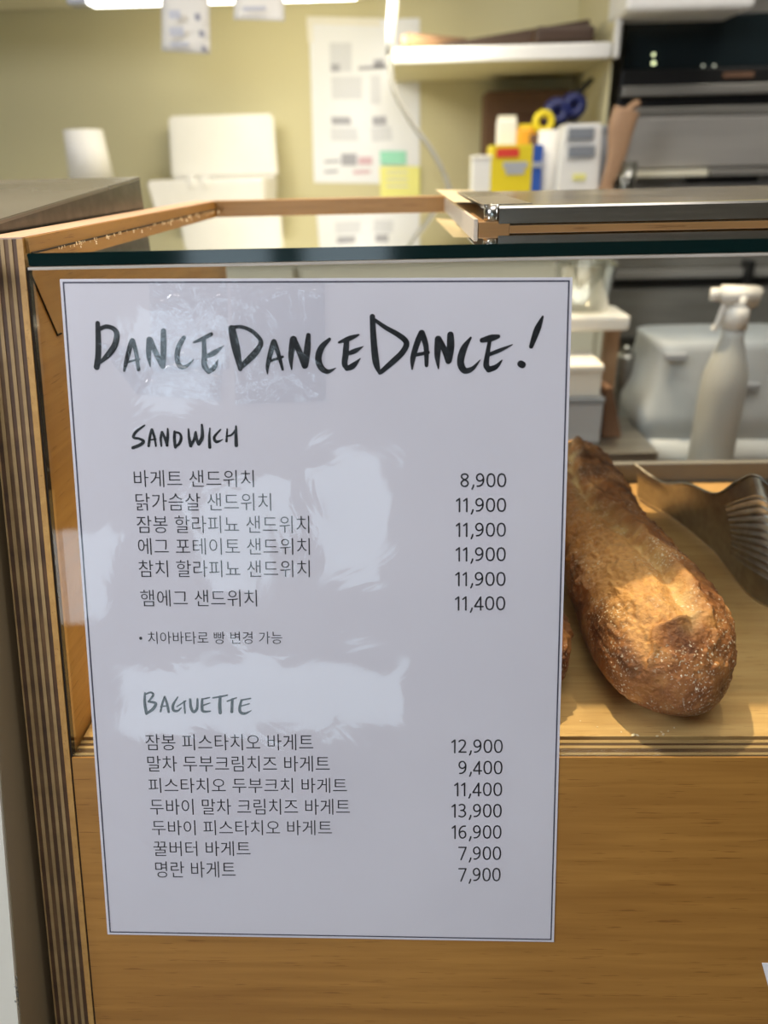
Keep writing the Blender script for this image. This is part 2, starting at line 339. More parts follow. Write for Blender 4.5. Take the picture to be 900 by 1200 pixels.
# dust and crumbs on the glass top beside the side rail
bm = bmesh.new()
for i in range(80):
    yy = .02+.28*random.random()**1.1; xx = XI+.003+random.random()**2*.012
    s = random.uniform(.00018, .0004)
    bmesh.ops.create_icosphere(bm, subdivisions=1, radius=s, matrix=Matrix.Translation((xx, yy, ZG+s)))
tag(obj('crumbs', bm, M['dust']), 'fine pale crumbs on the glass top along the left rail', 'crumbs', kind='stuff')

# ------------------------------------------------------------------ steel cover behind the glass top
YS = at_z(700, 267, ZG).y; zA = at_y(700, 262.5, YS).z; Zt = at_y(700, 238, YS).z; YS2 = at_z(700, 222, Zt).y
obj('cross_rail', box(.1925, XW, YS, YS+.018, ZG-.006, zA, .0003), M['railx'], case)
st = thing('steel_cover', 'polished folded steel cover on the case behind the glass top', 'cover', (.45, .12, ZR))
X0 = at_y(575, 250, YS).x
def sheet_bend(poly, x0, x1, t=.0012):
    bm = bmesh.new(); A = []; B = []
    for x_, L_ in ((x0, A), (x1, B)):
        for y_, z_ in poly: L_.append(bm.verts.new((x_, y_, z_)))
    for i in range(len(poly)-1): bm.faces.new((A[i], A[i+1], B[i+1], B[i]))
    bmesh.ops.recalc_face_normals(bm, faces=bm.faces[:])
    bmesh.ops.solidify(bm, geom=bm.faces[:], thickness=t)
    return bm
obj('front_face', sheet_bend([(YS+.002, zA+.0002), (YS, zA+.001), (YS, Zt-.0014), (YS+.0007, Zt-.0004), (YS+.0022, Zt), (YS2-.004, Zt+.0003)], X0+.004, XW, .0008), M['steel'], st)
obj('top_flange', sheet_bend([(YS+.003, Zt+.0004), (YS2, Zt+.0007), (YS2, zA)], X0-.003, X0+.02, .0008), M['steel_lid'], st)
obj('corner_post', lathe([(.0042, zA+.0002), (.0042, Zt+.0003)], X0+.0015, YS+.005, 20), M['steel'], st, smooth=True)
pA, pB, pC, pD = at_z(510, 222, Zt), at_z(556, 223, Zt), at_z(560, 237, Zt-.0016), at_z(532, 237, Zt-.0016)
bm = bmesh.new(); bm.faces.new([bm.verts.new(p) for p in (pA, pB, pC, pD)]); bmesh.ops.solidify(bm, geom=bm.faces[:], thickness=.0008)
obj('side_flange', bm, M['cream'], st)
obj('rear_skirt', box(X0+.02, XW, YS2-.003, YS2-.001, zA+.0002, Zt), M['steel'], st)

# ------------------------------------------------------------------ neighbouring steel-topped cabinet on the left
nb = thing('steel_topped_cabinet', 'cabinet left of the display case with sloping grey steel top and cream front', 'cabinet', (-.35, .1, FZ))
XN = -.0352
def nz(y): return .0198+.0733*(y-.0)
obj('steel_top', prism_x([(-.02, nz(-.02)-.002), (-.02, nz(-.02)), (.231, nz(.231)), (.231, nz(.231)-.002)], -.8, XN-.0002, .0005), M['steel_lid'], nb)
obj('steel_skirt', prism_x([(-.012, -.02), (-.012, nz(-.012)-.002), (.2305, nz(.2305)-.002), (.2305, -.02)], XN-.004, XN-.0008), M['steel_dark'], nb)
obj('rear_skirt', box(-.8, XN-.004, .2285, .2305, -.02, nz(.2305)-.002), M['steel_dark'], nb)
e0 = Vector((XN, -.066, -.1731)); e1 = Vector((XN, -.1113, -.3067)); sl = (e1.y-e0.y)/(e1.z-e0.z)
def ny(z): return e0.y+sl*(z-e0.z)
obj('side_panel', prism_x([(ny(-.95), -.95), (ny(-.02), -.02), (.23, -.02), (.23, -.95)], XN-.012, XN), M['cab_side'], nb)
obj('front_panel', prism_x([(ny(-.95)-.0015, -.95), (ny(-.02)-.0015, -.02), (ny(-.02)+.016, -.02), (ny(-.95)+.016, -.95)], -.8, XN-.0005), M['cab_front'], nb)
obj('plinth', box(-.8, XN-.01, -.25, .22, FZ, -.95), M['jamb'], nb)
bm = bmesh.new()
for i in range(26):
    zz = -.283-.022*random.random(); yy = ny(zz)-.001+random.uniform(-.0006, .0012)
    s = random.uniform(.0003, .0009)
    bmesh.ops.create_icosphere(bm, subdivisions=1, radius=s, matrix=Matrix.Translation((XN-.0004+random.uniform(-.0008, .0002), yy, zz)) @ Matrix.Diagonal((.8, .5, 1.8, 1)))
obj('chipped_paint', bm, M['chip'], nb, kind='stuff')

# ------------------------------------------------------------------ the menu sheet
P_TL, P_TR, P_BR, P_BL = [on_front(*p, -.0006) for p in ((70, 327), (671, 325), (649, 1104), (126, 1095))]
sheet = thing('menu_sheet', 'large white menu sheet with handwritten headings taped on the glass front', 'menu', P_BL)
def quad_slab(pts, t, name, m, parent, **k):
    bm = bmesh.new(); f = bm.faces.new([bm.verts.new(p) for p in pts]); bm.normal_update()
    if f.normal.dot(NRM) > 0: f.normal_flip()
    r = bmesh.ops.extrude_face_region(bm, geom=[f]); vs = [v for v in r['geom'] if isinstance(v, bmesh.types.BMVert)]
    bmesh.ops.translate(bm, verts=vs, vec=NRM*t); bmesh.ops.recalc_face_normals(bm, faces=bm.faces[:])
    return obj(name, bm, m, parent, **k)
quad_slab((P_TL, P_TR, P_BR, P_BL), .0003, 'paper', M['paper'], sheet)
pu = (P_TR-P_TL).normalized(); pv = NRM.cross(pu)
if pv.z < 0: pv = -pv
# printed border line
def inset(pts, d):
    c = sum(pts, Vector())/4; out = []
    for p in pts:
        q = p-c; out.append(c+pu*(q.dot(pu)-math.copysign(d, q.dot(pu)))+pv*(q.dot(pv)-math.copysign(d, q.dot(pv))))
    return out
o_, i_ = inset([P_TL, P_TR, P_BR, P_BL], .0011), inset([P_TL, P_TR, P_BR, P_BL], .0017)
bm = bmesh.new(); ov = [bm.verts.new(p-NRM*.00008) for p in o_]; iv = [bm.verts.new(p-NRM*.00008) for p in i_]
for i in range(4): bm.faces.new((ov[i], ov[(i+1) % 4], iv[(i+1) % 4], iv[i]))
obj('printed_border', bm, M['border'], sheet)

def P(px, py): return on_front(px, py, -.0007)
def print_line(name, s, x0, x1, yc, h, thin):
    cu = bpy.data.curves.new('t', 'FONT'); cu.body = s; cu.size = 1; cu.offset = thin; cu.resolution_u = 3
    t = bpy.data.objects.new('t', cu); COL.objects.link(t)
    bpy.context.view_layer.update()
    me = bpy.data.meshes.new_from_object(t.evaluated_get(bpy.context.evaluated_depsgraph_get()))
    COL.objects.unlink(t); bpy.data.objects.remove(t); bpy.data.curves.remove(cu)
    if not me.vertices: return None
    xs_ = [v.co.x for v in me.vertices]; ys_ = [v.co.y for v in me.vertices]
    ax, bx, ay, by = min(xs_), max(xs_), min(ys_), max(ys_)
    if h is None: ay, by = ay, by
    A_, B_ = P(x0, yc), P(x1, yc); top = P((x0+x1)/2, yc-h/2); bot = P((x0+x1)/2, yc+h/2); H = (top-bot).length
    du = (B_-A_)/(bx-ax); dv = pv*(H/(by-ay)); mid = (ay+by)/2
    base = sheet.location
    for v in me.vertices: v.co = A_+du*(v.co.x-ax)+dv*(v.co.y-mid)-base
    me.name = name; me.materials.clear(); me.materials.append(M['ink'])
    o = link(bpy.data.objects.new(name, me), sheet); return o
KR = [('바게트 샌드위치', 156.8, 297.4, 560.9, 20), ('닭가슴살 샌드위치', 159, 317.7, 588.2, 20.5), ('잠봉 할라피뇨 샌드위치', 160.2, 362.4, 614.5, 20.5),
      ('에그 포테이토 샌드위치', 161.7, 363, 640.4, 19.5), ('참치 할라피뇨 샌드위치', 162.5, 363, 666.4, 20), ('햄에그 샌드위치', 164.6, 301, 701, 19.5),
      ('• 치아바타로 빵 변경 가능', 163, 330.7, 747.4, 14.5),
      ('잠봉 피스타치오 바게트', 170.5, 367, 869.8, 19), ('말차 두부크림치즈 바게트', 172.7, 386.4, 895, 18.5), ('피스타치오 두부크치 바게트', 174, 406.6, 920.5, 17.5),
      ('두바이 말차 크림치즈 바게트', 175.8, 410, 945.5, 18.5), ('두바이 피스타치오 바게트', 178, 389, 970, 17.5), ('꿀버터 바게트', 179.8, 293.4, 994.5, 17.5), ('명란 바게트', 182, 276, 1019, 19)]
for s, x0, x1, yc, h in KR: print_line('dish_name', s, x0, x1, yc, h, -.007)
PR = [('8,900', 539.6, 592.8, 563.3, 19), ('11,900', 534.3, 592.6, 592.3, 19), ('11,900', 534.2, 592.4, 621.3, 19), ('11,900', 534, 592.2, 650, 19), ('11,900', 533.6, 592, 679, 19), ('11,400', 533.2, 591.6, 707.5, 19),
      ('12,900', 529, 588.7, 875, 18.5), ('9,400', 537.3, 588.4, 900, 18.5), ('11,400', 532.3, 588, 925.5, 18.5), ('13,900', 529.2, 587.5, 950.5, 18.3), ('16,900', 529.4, 587.2, 975.5, 18.3), ('7,900', 537.4, 586.8, 1000.4, 18.2), ('7,900', 537.4, 586.2, 1025.4, 18.2)]

# handwritten headings, brush strokes as (points, widths)
def stroke(bm, pts, wd, k=7):
    q = smooth_path([(*p, w_) for p, w_ in zip(pts, wd)], k)
    C_ = [P(v.x, v.y) for v in q]; W_ = [max(v.z, .5)/2*.000382 for v in q]
    Lr = []
    for i, c in enumerate(C_):
        t = (C_[min(i+1, len(C_)-1)]-C_[max(i-1, 0)]).normalized(); nn_ = t.cross(NRM)
        Lr.append((c+nn_*W_[i], c-nn_*W_[i]))
    off = -NRM*(.00003+random.random()*.00003)
    v = [(bm.verts.new(a_+off), bm.verts.new(b_+off)) for a_, b_ in Lr]
    for a_, b_ in zip(v, v[1:]): bm.faces.new((a_[0], a_[1], b_[1], b_[0]))
    for idx, sgn in ((0, -1), (-1, 1)):            # round ends
        c = C_[idx]; nb_ = C_[1] if idx == 0 else C_[-2]; t = (c-nb_).normalized(); nn_ = t.cross(NRM); w_ = W_[idx]
        ring = [bm.verts.new(c+off+(nn_*math.cos(a_)+t*math.sin(a_))*w_) for a_ in [math.pi*j/8 for j in range(9)]]
        bm.faces.new(ring)
DIG = {
 '0': [[(.29, .03), (.13, .10), (.05, .30), (.03, .5), (.05, .70), (.13, .90), (.29, .97), (.45, .90), (.53, .70), (.55, .5), (.53, .30), (.45, .10), (.29, .03)]],
 '1': [[(.04, .20), (.13, .12), (.24, .03)], [(.24, .03), (.24, .5), (.24, 1)]],
 '2': [[(.05, .14), (.16, .05), (.30, .03), (.44, .10), (.49, .27), (.42, .47), (.24, .72), (.05, .94)], [(.05, .95), (.3, .95), (.54, .95)]],
 '3': [[(.07, .09), (.20, .03), (.36, .05), (.46, .17), (.44, .36), (.32, .46), (.18, .48)], [(.18, .48), (.37, .51), (.49, .62), (.50, .80), (.38, .94), (.20, .97), (.04, .91)]],
 '4': [[(.42, 1), (.42, .5), (.42, .04)], [(.42, .04), (.22, .38), (.02, .73)], [(.02, .75), (.3, .75), (.58, .75)]],
 '6': [[(.50, .05), (.32, .07), (.14, .22), (.06, .48), (.08, .76), (.20, .94), (.35, .96), (.49, .86), (.53, .68), (.46, .50), (.31, .44), (.15, .50), (.07, .62)]],
 '7': [[(.03, .05), (.3, .05), (.55, .05)], [(.55, .06), (.40, .45), (.18, 1)]],
 '8': [[(.29, .03), (.12, .09), (.07, .24), (.15, .38), (.29, .47), (.46, .58), (.53, .74), (.45, .91), (.29, .97), (.13, .91), (.05, .74), (.12, .58), (.29, .47), (.43, .38), (.51, .24), (.46, .09), (.29, .03)]],
 '9': [[(.09, .95), (.26, .93), (.44, .78), (.52, .52), (.50, .24), (.38, .06), (.23, .04), (.09, .14), (.05, .32), (.12, .50), (.27, .56), (.43, .50), (.51, .38)]],
 ',': [[(.16, .87), (.13, 1.0), (.06, 1.17)]]}
ADV = {'1': .50, ',': .33}
for s, x0, x1, yc, h in PR:
    cap = 15.6 if x0 > 533 and yc < 720 else 15.2
    bm = bmesh.new(); tot = sum(ADV.get(c, .75) for c in s)-.17; kx = (x1-x0)/tot; cx0 = x0
    for c in s:
        for st_ in DIG[c]: stroke(bm, [(cx0+a*kx, yc-.6-cap/2+b*cap) for a, b in st_], [1.75]*len(st_), 4)
        cx0 += ADV.get(c, .75)*kx
    for f_ in bm.faces:
        f_.normal_update()
        if f_.normal.dot(NRM) > 0: f_.normal_flip()
    obj('price', bm, M['ink'], sheet)
def write(name, groups):
    for (s, ox, oy), letters in groups:
        for strokes in letters:
            bm = bmesh.new()
            for pts, wd in strokes:
                if not isinstance(wd, (tuple, list)): wd = [wd]*len(pts)
                stroke(bm, [(ox+x_/s, oy+y_/s) for x_, y_ in pts], [w_/s*1.13 for w_ in wd])
            for f_ in bm.faces:
                f_.normal_update()
                if f_.normal.dot(NRM) > 0: f_.normal_flip()
            obj(name, bm, M['marker'], sheet)
Z3, Z4, Z5, Z6, Z7 = (4.5, 100, 340), (4.737, 270, 340), (3.913, 420, 340), (5.625, 140, 480), (5.625, 150, 800)
write('title_letter', [
 (Z3, [
  [([(65, 175), (68, 250), (68, 340), (60, 405)], (20, 24, 26, 26)), ([(75, 205), (110, 192), (150, 204), (166, 235), (155, 290), (125, 335), (80, 380)], (16, 18, 20, 24, 26, 26, 12))],
  [([(205, 425), (215, 380), (235, 300), (248, 268)], (10, 18, 22, 24)), ([(250, 268), (268, 330), (280, 418)], (22, 18, 16)), ([(215, 382), (250, 372), (285, 365)], 9)],
  [([(342, 402), (334, 340), (338, 262)], (6, 22, 26)), ([(342, 262), (372, 330), (408, 400)], 24), ([(412, 215), (412, 300), (410, 402)], (22, 26, 20))],
  [([(520, 250), (492, 300), (484, 360), (502, 404), (535, 400), (572, 365)], (18, 22, 22, 20, 14, 3))],
  [([(572, 275), (620, 256), (664, 232)], (8, 18, 16)), ([(625, 262), (628, 340), (628, 395), (650, 430)], (18, 22, 26, 20)), ([(632, 352), (680, 330), (730, 293)], (14, 22, 3)), ([(650, 430), (680, 408), (700, 368)], (18, 20, 4))]]),
 (Z4, [
  [([(8, 215), (30, 320), (55, 438)], (34, 38, 20)), ([(10, 208), (60, 204), (120, 228), (165, 275), (163, 312), (125, 362), (62, 422)], (16, 16, 18, 20, 24, 30, 24))],
  [([(206, 465), (206, 420), (225, 340), (240, 288)], (5, 18, 24, 24)), ([(242, 286), (265, 350), (290, 440)], (24, 20, 12)), ([(205, 398), (290, 370)], 12)],
  [([(340, 440), (336, 370), (350, 275)], (6, 24, 34)), ([(352, 275), (380, 335), (412, 420)], 27), ([(433, 250), (426, 330), (415, 418)], (20, 30, 28))],
  [([(550, 272), (505, 320), (488, 380), (504, 430), (540, 452), (585, 432)], (14, 28, 30, 28, 20, 3))],
  [([(602, 290), (660, 268), (712, 248)], (10, 22, 8)), ([(645, 275), (640, 350), (634, 410), (650, 436)], (24, 28, 26, 20)), ([(645, 355), (690, 338), (738, 312)], (14, 22, 3)), ([(645, 436), (680, 420), (722, 378)], (20, 26, 3))],
  [([(788, 147), (795, 280), (808, 400), (828, 462)], (24, 28, 30, 12)), ([(805, 168), (862, 208), (935, 250), (977, 292), (955, 345), (900, 398), (835, 455)], (16, 20, 24, 26, 26, 26, 20))]]),
 (Z5, [
  [([(246, 362), (250, 310), (270, 240), (290, 197)], (6, 20, 22, 24)), ([(292, 197), (310, 260), (312, 345)], (22, 20, 14)), ([(248, 300), (320, 286)], 13)],
  [([(367, 360), (362, 300), (366, 225)], (5, 22, 26)), ([(368, 225), (395, 275), (412, 325)], 22), ([(422, 205), (422, 260), (414, 322)], (24, 28, 24))],
  [([(515, 218), (482, 270), (468, 330), (486, 368), (522, 360), (558, 320)], (8, 24, 26, 24, 16, 3))],
  [([(567, 230), (610, 219), (642, 212)], (18, 24, 14)), ([(603, 225), (592, 290), (586, 345), (602, 364)], (13, 17, 22, 20)), ([(592, 298), (650, 275), (706, 250)], (13, 14, 3)), ([(597, 364), (630, 352), (658, 322)], (22, 18, 5))],
  [([(845, 122), (820, 180), (792, 258)], (8, 24, 16)), ([(744, 338), (752, 342)], 25)]])])
write('sandwich_heading_letter', [(Z6, [
  [([(165, 104), (110, 145), (92, 182), (130, 192), (158, 208), (140, 230), (88, 252)], (9, 15, 15, 14, 17, 18, 17))],
  [([(192, 240), (200, 180), (212, 132)], (14, 15, 14)), ([(214, 132), (230, 180), (240, 240)], (15, 14, 10)), ([(195, 200), (240, 195)], 8)],
  [([(276, 240), (272, 190), (280, 148)], (10, 14, 14)), ([(282, 150), (300, 190), (314, 235)], 15), ([(318, 126), (318, 180), (312, 236)], (9, 16, 14))],
  [([(364, 145), (362, 190), (368, 248)], (14, 17, 16)), ([(362, 148), (395, 156), (406, 185), (395, 222), (368, 246)], (11, 13, 15, 15, 12))],
  [([(455, 128), (458, 180), (470, 238)], (9, 15, 20)), ([(470, 238), (490, 200), (500, 148)], (16, 14, 10)), ([(502, 148), (510, 200), (522, 226)], (12, 16, 18)), ([(522, 226), (545, 180), (543, 100)], (20, 20, 12))],
  [([(596, 122), (592, 180), (595, 248)], (7, 14, 18))],
  [([(666, 131), (625, 180), (640, 212), (682, 196)], (8, 14, 17, 3))],
  [([(710, 128), (705, 208)], (8, 13)), ([(706, 176), (740, 165), (768, 130)], (9, 11, 11)), ([(768, 110), (768, 180), (770, 236)], (11, 18, 20))]])])
write('baguette_heading_letter', [(Z7, [
  [([(112, 67), (110, 130), (122, 203)], (10, 17, 18)), ([(115, 76), (150, 64), (166, 82), (135, 125)], (9, 12, 14, 10)), ([(135, 125), (182, 136), (165, 173), (122, 203)], (12, 17, 18, 14))],
  [([(215, 190), (226, 140), (242, 92)], (11, 13, 12)), ([(242, 92), (258, 140), (268, 193)], (12, 15, 15)), ([(215, 157), (262, 152)], 8)],
  [([(328, 95), (298, 145), (300, 180), (326, 186), (352, 165)], (8, 15, 17, 13, 6)), ([(322, 158), (380, 120)], (7, 9)), ([(370, 125), (376, 200)], (12, 10))],
  [([(410, 110), (415, 160), (432, 192), (455, 170), (458, 108)], (14, 17, 17, 16, 12))],
  [([(490, 108), (488, 150), (495, 188), (544, 188)], (13, 17, 17, 8)), ([(494, 108), (537, 98)], 9), ([(494, 150), (540, 134)], (10, 7))],
  [([(560, 100), (610, 92), (655, 82)], (9, 11, 9)), ([(608, 92), (605, 150), (608, 198)], (16, 20, 20))],
  [([(655, 122), (715, 99)], (9, 8)), ([(688, 110), (684, 192)], (15, 18))],
  [([(748, 115), (736, 170), (745, 198), (775, 202), (814, 183)], (13, 17, 18, 15, 4)), ([(748, 115), (808, 103)], 9), ([(742, 155), (800, 138)], 8)]])])

# clear sleeve over the sheet, gently buckled
def sleeve_grid(nx, ny_, fn, pts, name, m, parent, lift):
    bm = bmesh.new(); G = []
    for j in range(ny_+1):
        row = []
        for i in range(nx+1):
            s, t = i/nx, j/ny_
            p = (pts[0]*(1-s)+pts[1]*s)*(1-t)+(pts[3]*(1-s)+pts[2]*s)*t
            row.append(bm.verts.new(p-NRM*(lift+fn(s, t))))
        G.append(row)
    for j in range(ny_):
        for i in range(nx): bm.faces.new((G[j][i], G[j+1][i], G[j+1][i+1], G[j][i+1]))
    for f_ in bm.faces: pass
    return obj(name, bm, m, parent, smooth=True)
def wave(s, t):
    e = min(s, 1-s, t, 1-t); k = min(1, e*8)
    return k*(.0003*(noise.noise(Vector((s*5, t*7, 3)))+1)+.00010*noise.noise(Vector((s*16, t*20, 9))))
sleeve_grid(70, 100, wave, inset([P_TL, P_TR, P_BR, P_BL], -.0004), 'clear_sleeve', M['sleeve'], sheet, .0004)
# strips of clear tape over the top of the sheet, wrinkled
def crease(cs):
    def f(s, t):
        h = .00010*noise.noise(Vector((s*9, t*9, cs[0][0]*40)))
        s += .09*noise.noise(Vector((s*5, t*5, 2.2+cs[0][1]))); t += .07*noise.noise(Vector((s*4, t*6, 7.7+cs[0][1])))
        for (x0, y0, x1, y1, amp, wd) in cs:
            dx, dy = x1-x0, y1-y0; q = max(0, min(1, ((s-x0)*dx+(t-y0)*dy)/(dx*dx+dy*dy)))
            d = math.hypot(s-x0-q*dx, t-y0-q*dy); h += .8*amp*(.55+.9*noise.noise(Vector((q*4, amp*9000, 1))))*math.exp(-(d/wd)**2)
        return h
    return f
for q, cs in ((((174, 330), (266, 329), (269, 432), (179, 436)), [(.0, .22, .35, .18, .0007, .03), (.35, .18, 1, .2, .0008, .035), (.3, .9, .6, .7, .0006, .04), (.5, .6, .95, .3, .0005, .05)]),
              (((270, 329), (380, 328), (382, 470), (276, 474)), [(.25, .2, .5, .1, .0008, .03), (.5, .1, 1, .1, .0008, .03), (0, .95, .5, .72, .0007, .04), (.5, .72, 1, .95, .0005, .05)]),
              (((112, 400), (262, 425), (258, 470), (160, 462)), [(.2, .8, .6, .3, .0008, .06), (.6, .3, 1, .4, .0007, .06)])):
    sleeve_grid(50, 60, crease(cs), [on_front(*p, -.0021) for p in q], 'clear_tape', M['tape'], sheet, .0)

# second sheet corner at the right edge of the frame
a0 = on_front(893, 1129, -.0005); b0 = on_front(903, 1172, -.0005)
note = thing('second_sheet', 'white sheet corner on the lower wooden panel at the right edge', 'paper', b0)
quad_slab((a0, a0+Vector((.12, 0, .002)), a0+Vector((.12, 0, 0))-UP*.16, a0-UP*.16+Vector((.05, 0, 0))), .0003, 'paper', M['wpaper'], note)

# ------------------------------------------------------------------ loaves
def crust():
    m = varied('crust', (.12, .040, .018), (.56, .26, .085), nscale=55, rough=.5, bump=0, detail=12, lo=.34, hi=.68, c2=(.33, .125, .042))
    b = m.node_tree.nodes['Principled BSDF']; b.inputs['Specular IOR Level'].default_value = .35
    rp = [n_ for n_ in m.node_tree.nodes if n_.type == 'VALTORGB'][0]
    at = N(m, 'ShaderNodeAttribute', attribute_name='bake')                 # pale torn groove against baked skin
    tc = N(m, 'ShaderNodeTexCoord')
    pale = N(m, 'ShaderNodeTexNoise'); pale.inputs['Scale'].default_value = 90; pale.inputs['Detail'].default_value = 6
    pr = N(m, 'ShaderNodeValToRGB'); pr.color_ramp.elements[0].color = (.55, .30, .09, 1); pr.color_ramp.elements[1].color = (.84, .66, .33, 1)
    pr.color_ramp.elements[0].position = .3; pr.color_ramp.elements[1].position = .62
    L(m, tc.outputs['Object'], pale.inputs[0]); L(m, pale.outputs[0], pr.inputs[0])
    sep = N(m, 'ShaderNodeSeparateColor'); L(m, at.outputs['Color'], sep.inputs[0])
    mx = N(m, 'ShaderNodeMix', data_type='RGBA'); L(m, sep.outputs[0], mx.inputs[0]); L(m, rp.outputs[0], mx.inputs[6]); L(m, pr.outputs[0], mx.inputs[7])
    gold = N(m, 'ShaderNodeMix', data_type='RGBA'); L(m, sep.outputs[1], gold.inputs[0]); L(m, mx.outputs[2], gold.inputs[6]); gold.inputs[7].default_value = (.60, .33, .115, 1)
    tor = N(m, 'ShaderNodeMix', data_type='RGBA'); L(m, sep.outputs[2], tor.inputs[0]); L(m, gold.outputs[2], tor.inputs[6]); tor.inputs[7].default_value = (.70, .355, .12, 1)
    # flour: fine pale specks
    fl = N(m, 'ShaderNodeTexNoise'); fl.inputs['Scale'].default_value = 900; fl.inputs['Detail'].default_value = 2
    f2 = N(m, 'ShaderNodeTexNoise'); f2.inputs['Scale'].default_value = 45
    fm = N(m, 'ShaderNodeMath', operation='MULTIPLY'); L(m, tc.outputs['Object'], fl.inputs[0]); L(m, tc.outputs['Object'], f2.inputs[0])
    fr = N(m, 'ShaderNodeMapRange', clamp=True); fr.inputs['From Min'].default_value = .585; fr.inputs['From Max'].default_value = .67
    f3 = N(m, 'ShaderNodeMapRange', clamp=True); f3.inputs['From Min'].default_value = .42; f3.inputs['From Max'].default_value = .6
    L(m, fl.outputs[0], fr.inputs[0]); L(m, f2.outputs[0], f3.inputs[0]); L(m, fr.outputs[0], fm.inputs[0]); L(m, f3.outputs[0], fm.inputs[1])
    fx = N(m, 'ShaderNodeMix', data_type='RGBA'); L(m, fm.outputs[0], fx.inputs[0]); L(m, tor.outputs[2], fx.inputs[6]); fx.inputs[7].default_value = (.82, .72, .58, 1)
    # bottom and edge paler
    L(m, fx.outputs[2], b.inputs['Base Color'])
    bn = N(m, 'ShaderNodeTexNoise'); bn.inputs['Scale'].default_value = 420; bn.inputs['Detail'].default_value = 5; L(m, tc.outputs['Object'], bn.inputs[0])
    bp = N(m, 'ShaderNodeBump'); bp.inputs['Strength'].default_value = .9; bp.inputs['Distance'].default_value = .0013; L(m, bn.outputs[0], bp.inputs['Height']); L(m, bp.outputs[0], b.inputs['Normal'])
    return m
CR = crust()
def loaf(name, label, y0, y1, cx, hw, ht, bend, score, seed, group):
    t = thing(name, label, 'bread', (cx(.5), (y0+y1)/2, ZD), group)
    nL, nA = 330, 220; bm = bmesh.new(); lay = bm.verts.layers.float_color.new('bake'); rings = []
    for i in range(nL+1):
        u = i/nL; uu = .5-.5*math.cos(math.pi*u)          # denser near the ends
        y = y0+(y1-y0)*uu
        dF = (y-y0)/.052; dR = (y1-y)/.05
        e = 1.0
        if dF < 1: e = min(e, math.sqrt(max(0, 1-(1-dF)**2.3)))
        if dR < 1: e = min(e, math.sqrt(max(0, 1-(1-dR)**2.1)))
        W = hw(uu)*e; H = ht(uu)*e; c = cx(uu); ring = []
        for k in range(nA):
            a_ = 2*math.pi*k/nA; ca, sa = math.cos(a_), math.sin(a_)
            px_ = W*math.copysign(abs(ca)**.92, ca)
            if sa >= 0: pz = H*.46+H*.54*sa**.95
            else: pz = H*.46-H*.46*abs(sa)**.62
            p = Vector((c+px_, y, ZD+.0004+pz+(1-e)*ht(uu)*.30))
            rad = Vector((px_, 0, pz-H*.46)); rad = rad.normalized() if rad.length > 1e-6 else Vector((0, -1, 0))
            # scores: torn pale groove winding along the top
            s = score(uu); da = (a_-s+math.pi) % (2*math.pi)-math.pi
            wig = .10*noise.noise(Vector((y*60, seed, 0)))+.04*noise.noise(Vector((y*220, seed, 4)))
            da += wig
            on = max(0, min(1, (uu-.05)*14))*max(0, min(1, (.97-uu)*12))
            wdt = .13+.08*noise.noise(Vector((y*28, seed+5, 0)))
            g = math.exp(-(da/wdt)**2)*on
            ear = math.exp(-((da+wdt*1.5)/.11)**2)*on
            flap = (1/(1+math.exp(-(da-wdt*.9)*9)))*math.exp(-max(0, da-.9)**2*5)*on
            tz = .10*noise.noise(Vector((p.x*45, p.y*45, seed+20)))+.04*noise.noise(Vector((p.x*160, p.y*160, seed+21)))
            yl = y+.020*max(0, da)+tz*.10                          # torn-open flap left of the score, near the front end
            inn = lambda q, w_: 1/(1+math.exp(max(-40, min(40, -q/w_))))
            open_ = inn(yl-(y0+.030), .0009)*inn((y0+.150)-yl, .006)*inn(da+.02, .05)*inn(1.02+tz-da, .05)
            lipf = math.exp(-((yl-(y0+.0285))/.0022)**2)*inn(da+.05, .08)*inn(1.05-da, .08)
            n1 = noise.noise(Vector((p.x*38, p.y*38, p.z*38+seed))); n2 = noise.noise(Vector((p.x*150, p.y*150, p.z*150+seed)))
            n3 = noise.noise(Vector((p.x*480, p.y*480, p.z*480+seed)))
            blis = max(0, noise.noise(Vector((p.x*260+7, p.y*200, p.z*260)))-.18)
            up = max(0, sa+.35) if sa < 0 else 1
            d = (.0016*n1+.0010*n2*up+.0005*n3+.0034*blis*(1-g)*up) - .0044*g*min(1, e*1.2) + .0030*ear + .0010*flap
            d += -.0016*open_+.0016*lipf+open_*.0007*noise.noise(Vector((p.x*700, p.y*350, p.z*700)))
            d += g*.0012*noise.noise(Vector((p.x*300, p.y*600, p.z*300)))
            d *= min(1, e+.25)
            p += rad*d
            if p.z < ZD+.0003: p.z = ZD+.0003
            v = bm.verts.new(p)
            v[lay] = (min(1, g*.95)*(.65+.35*max(-1, min(1, n2*2))), min(1, max(0, n1)*.12+.15*flap), open_*(.72+.5*max(-.6, min(.5, n3))), 1)
            ring.append(v)
        rings.append(ring)
    for a_, b_ in zip(rings, rings[1:]):
        for k in range(nA): bm.faces.new((a_[k], a_[(k+1) % nA], b_[(k+1) % nA], b_[k]))
    bm.faces.new(rings[0]); bm.faces.new(rings[-1])
    bmesh.ops.recalc_face_normals(bm, faces=bm.faces[:])
    obj('crust', bm, CR, t, smooth=True)
    return t
loaf('baguette', 'big golden baguette with a torn pale score lying on the wooden deck', -.0478, .232,
     lambda u: .2655+.001*math.sin(u*5)-.0045*u, lambda u: .0335*(1-.10*math.exp(-((u-.52)/.16)**2)-.06*u), lambda u: .0585*(1-.06*math.exp(-((u-.5)/.2)**2)), 0,
     lambda u: 1.50+.55*math.exp(-((u-.62)/.25)**2)-.10*u, 3.3, None)
loaf('bread_roll', 'smaller baguette mostly hidden by the menu, left of the big one', -.0335, .16,
     lambda u: .1975-.01*u, lambda u: .0285, lambda u: .041, 0, lambda u: 1.7, 9.1, None)
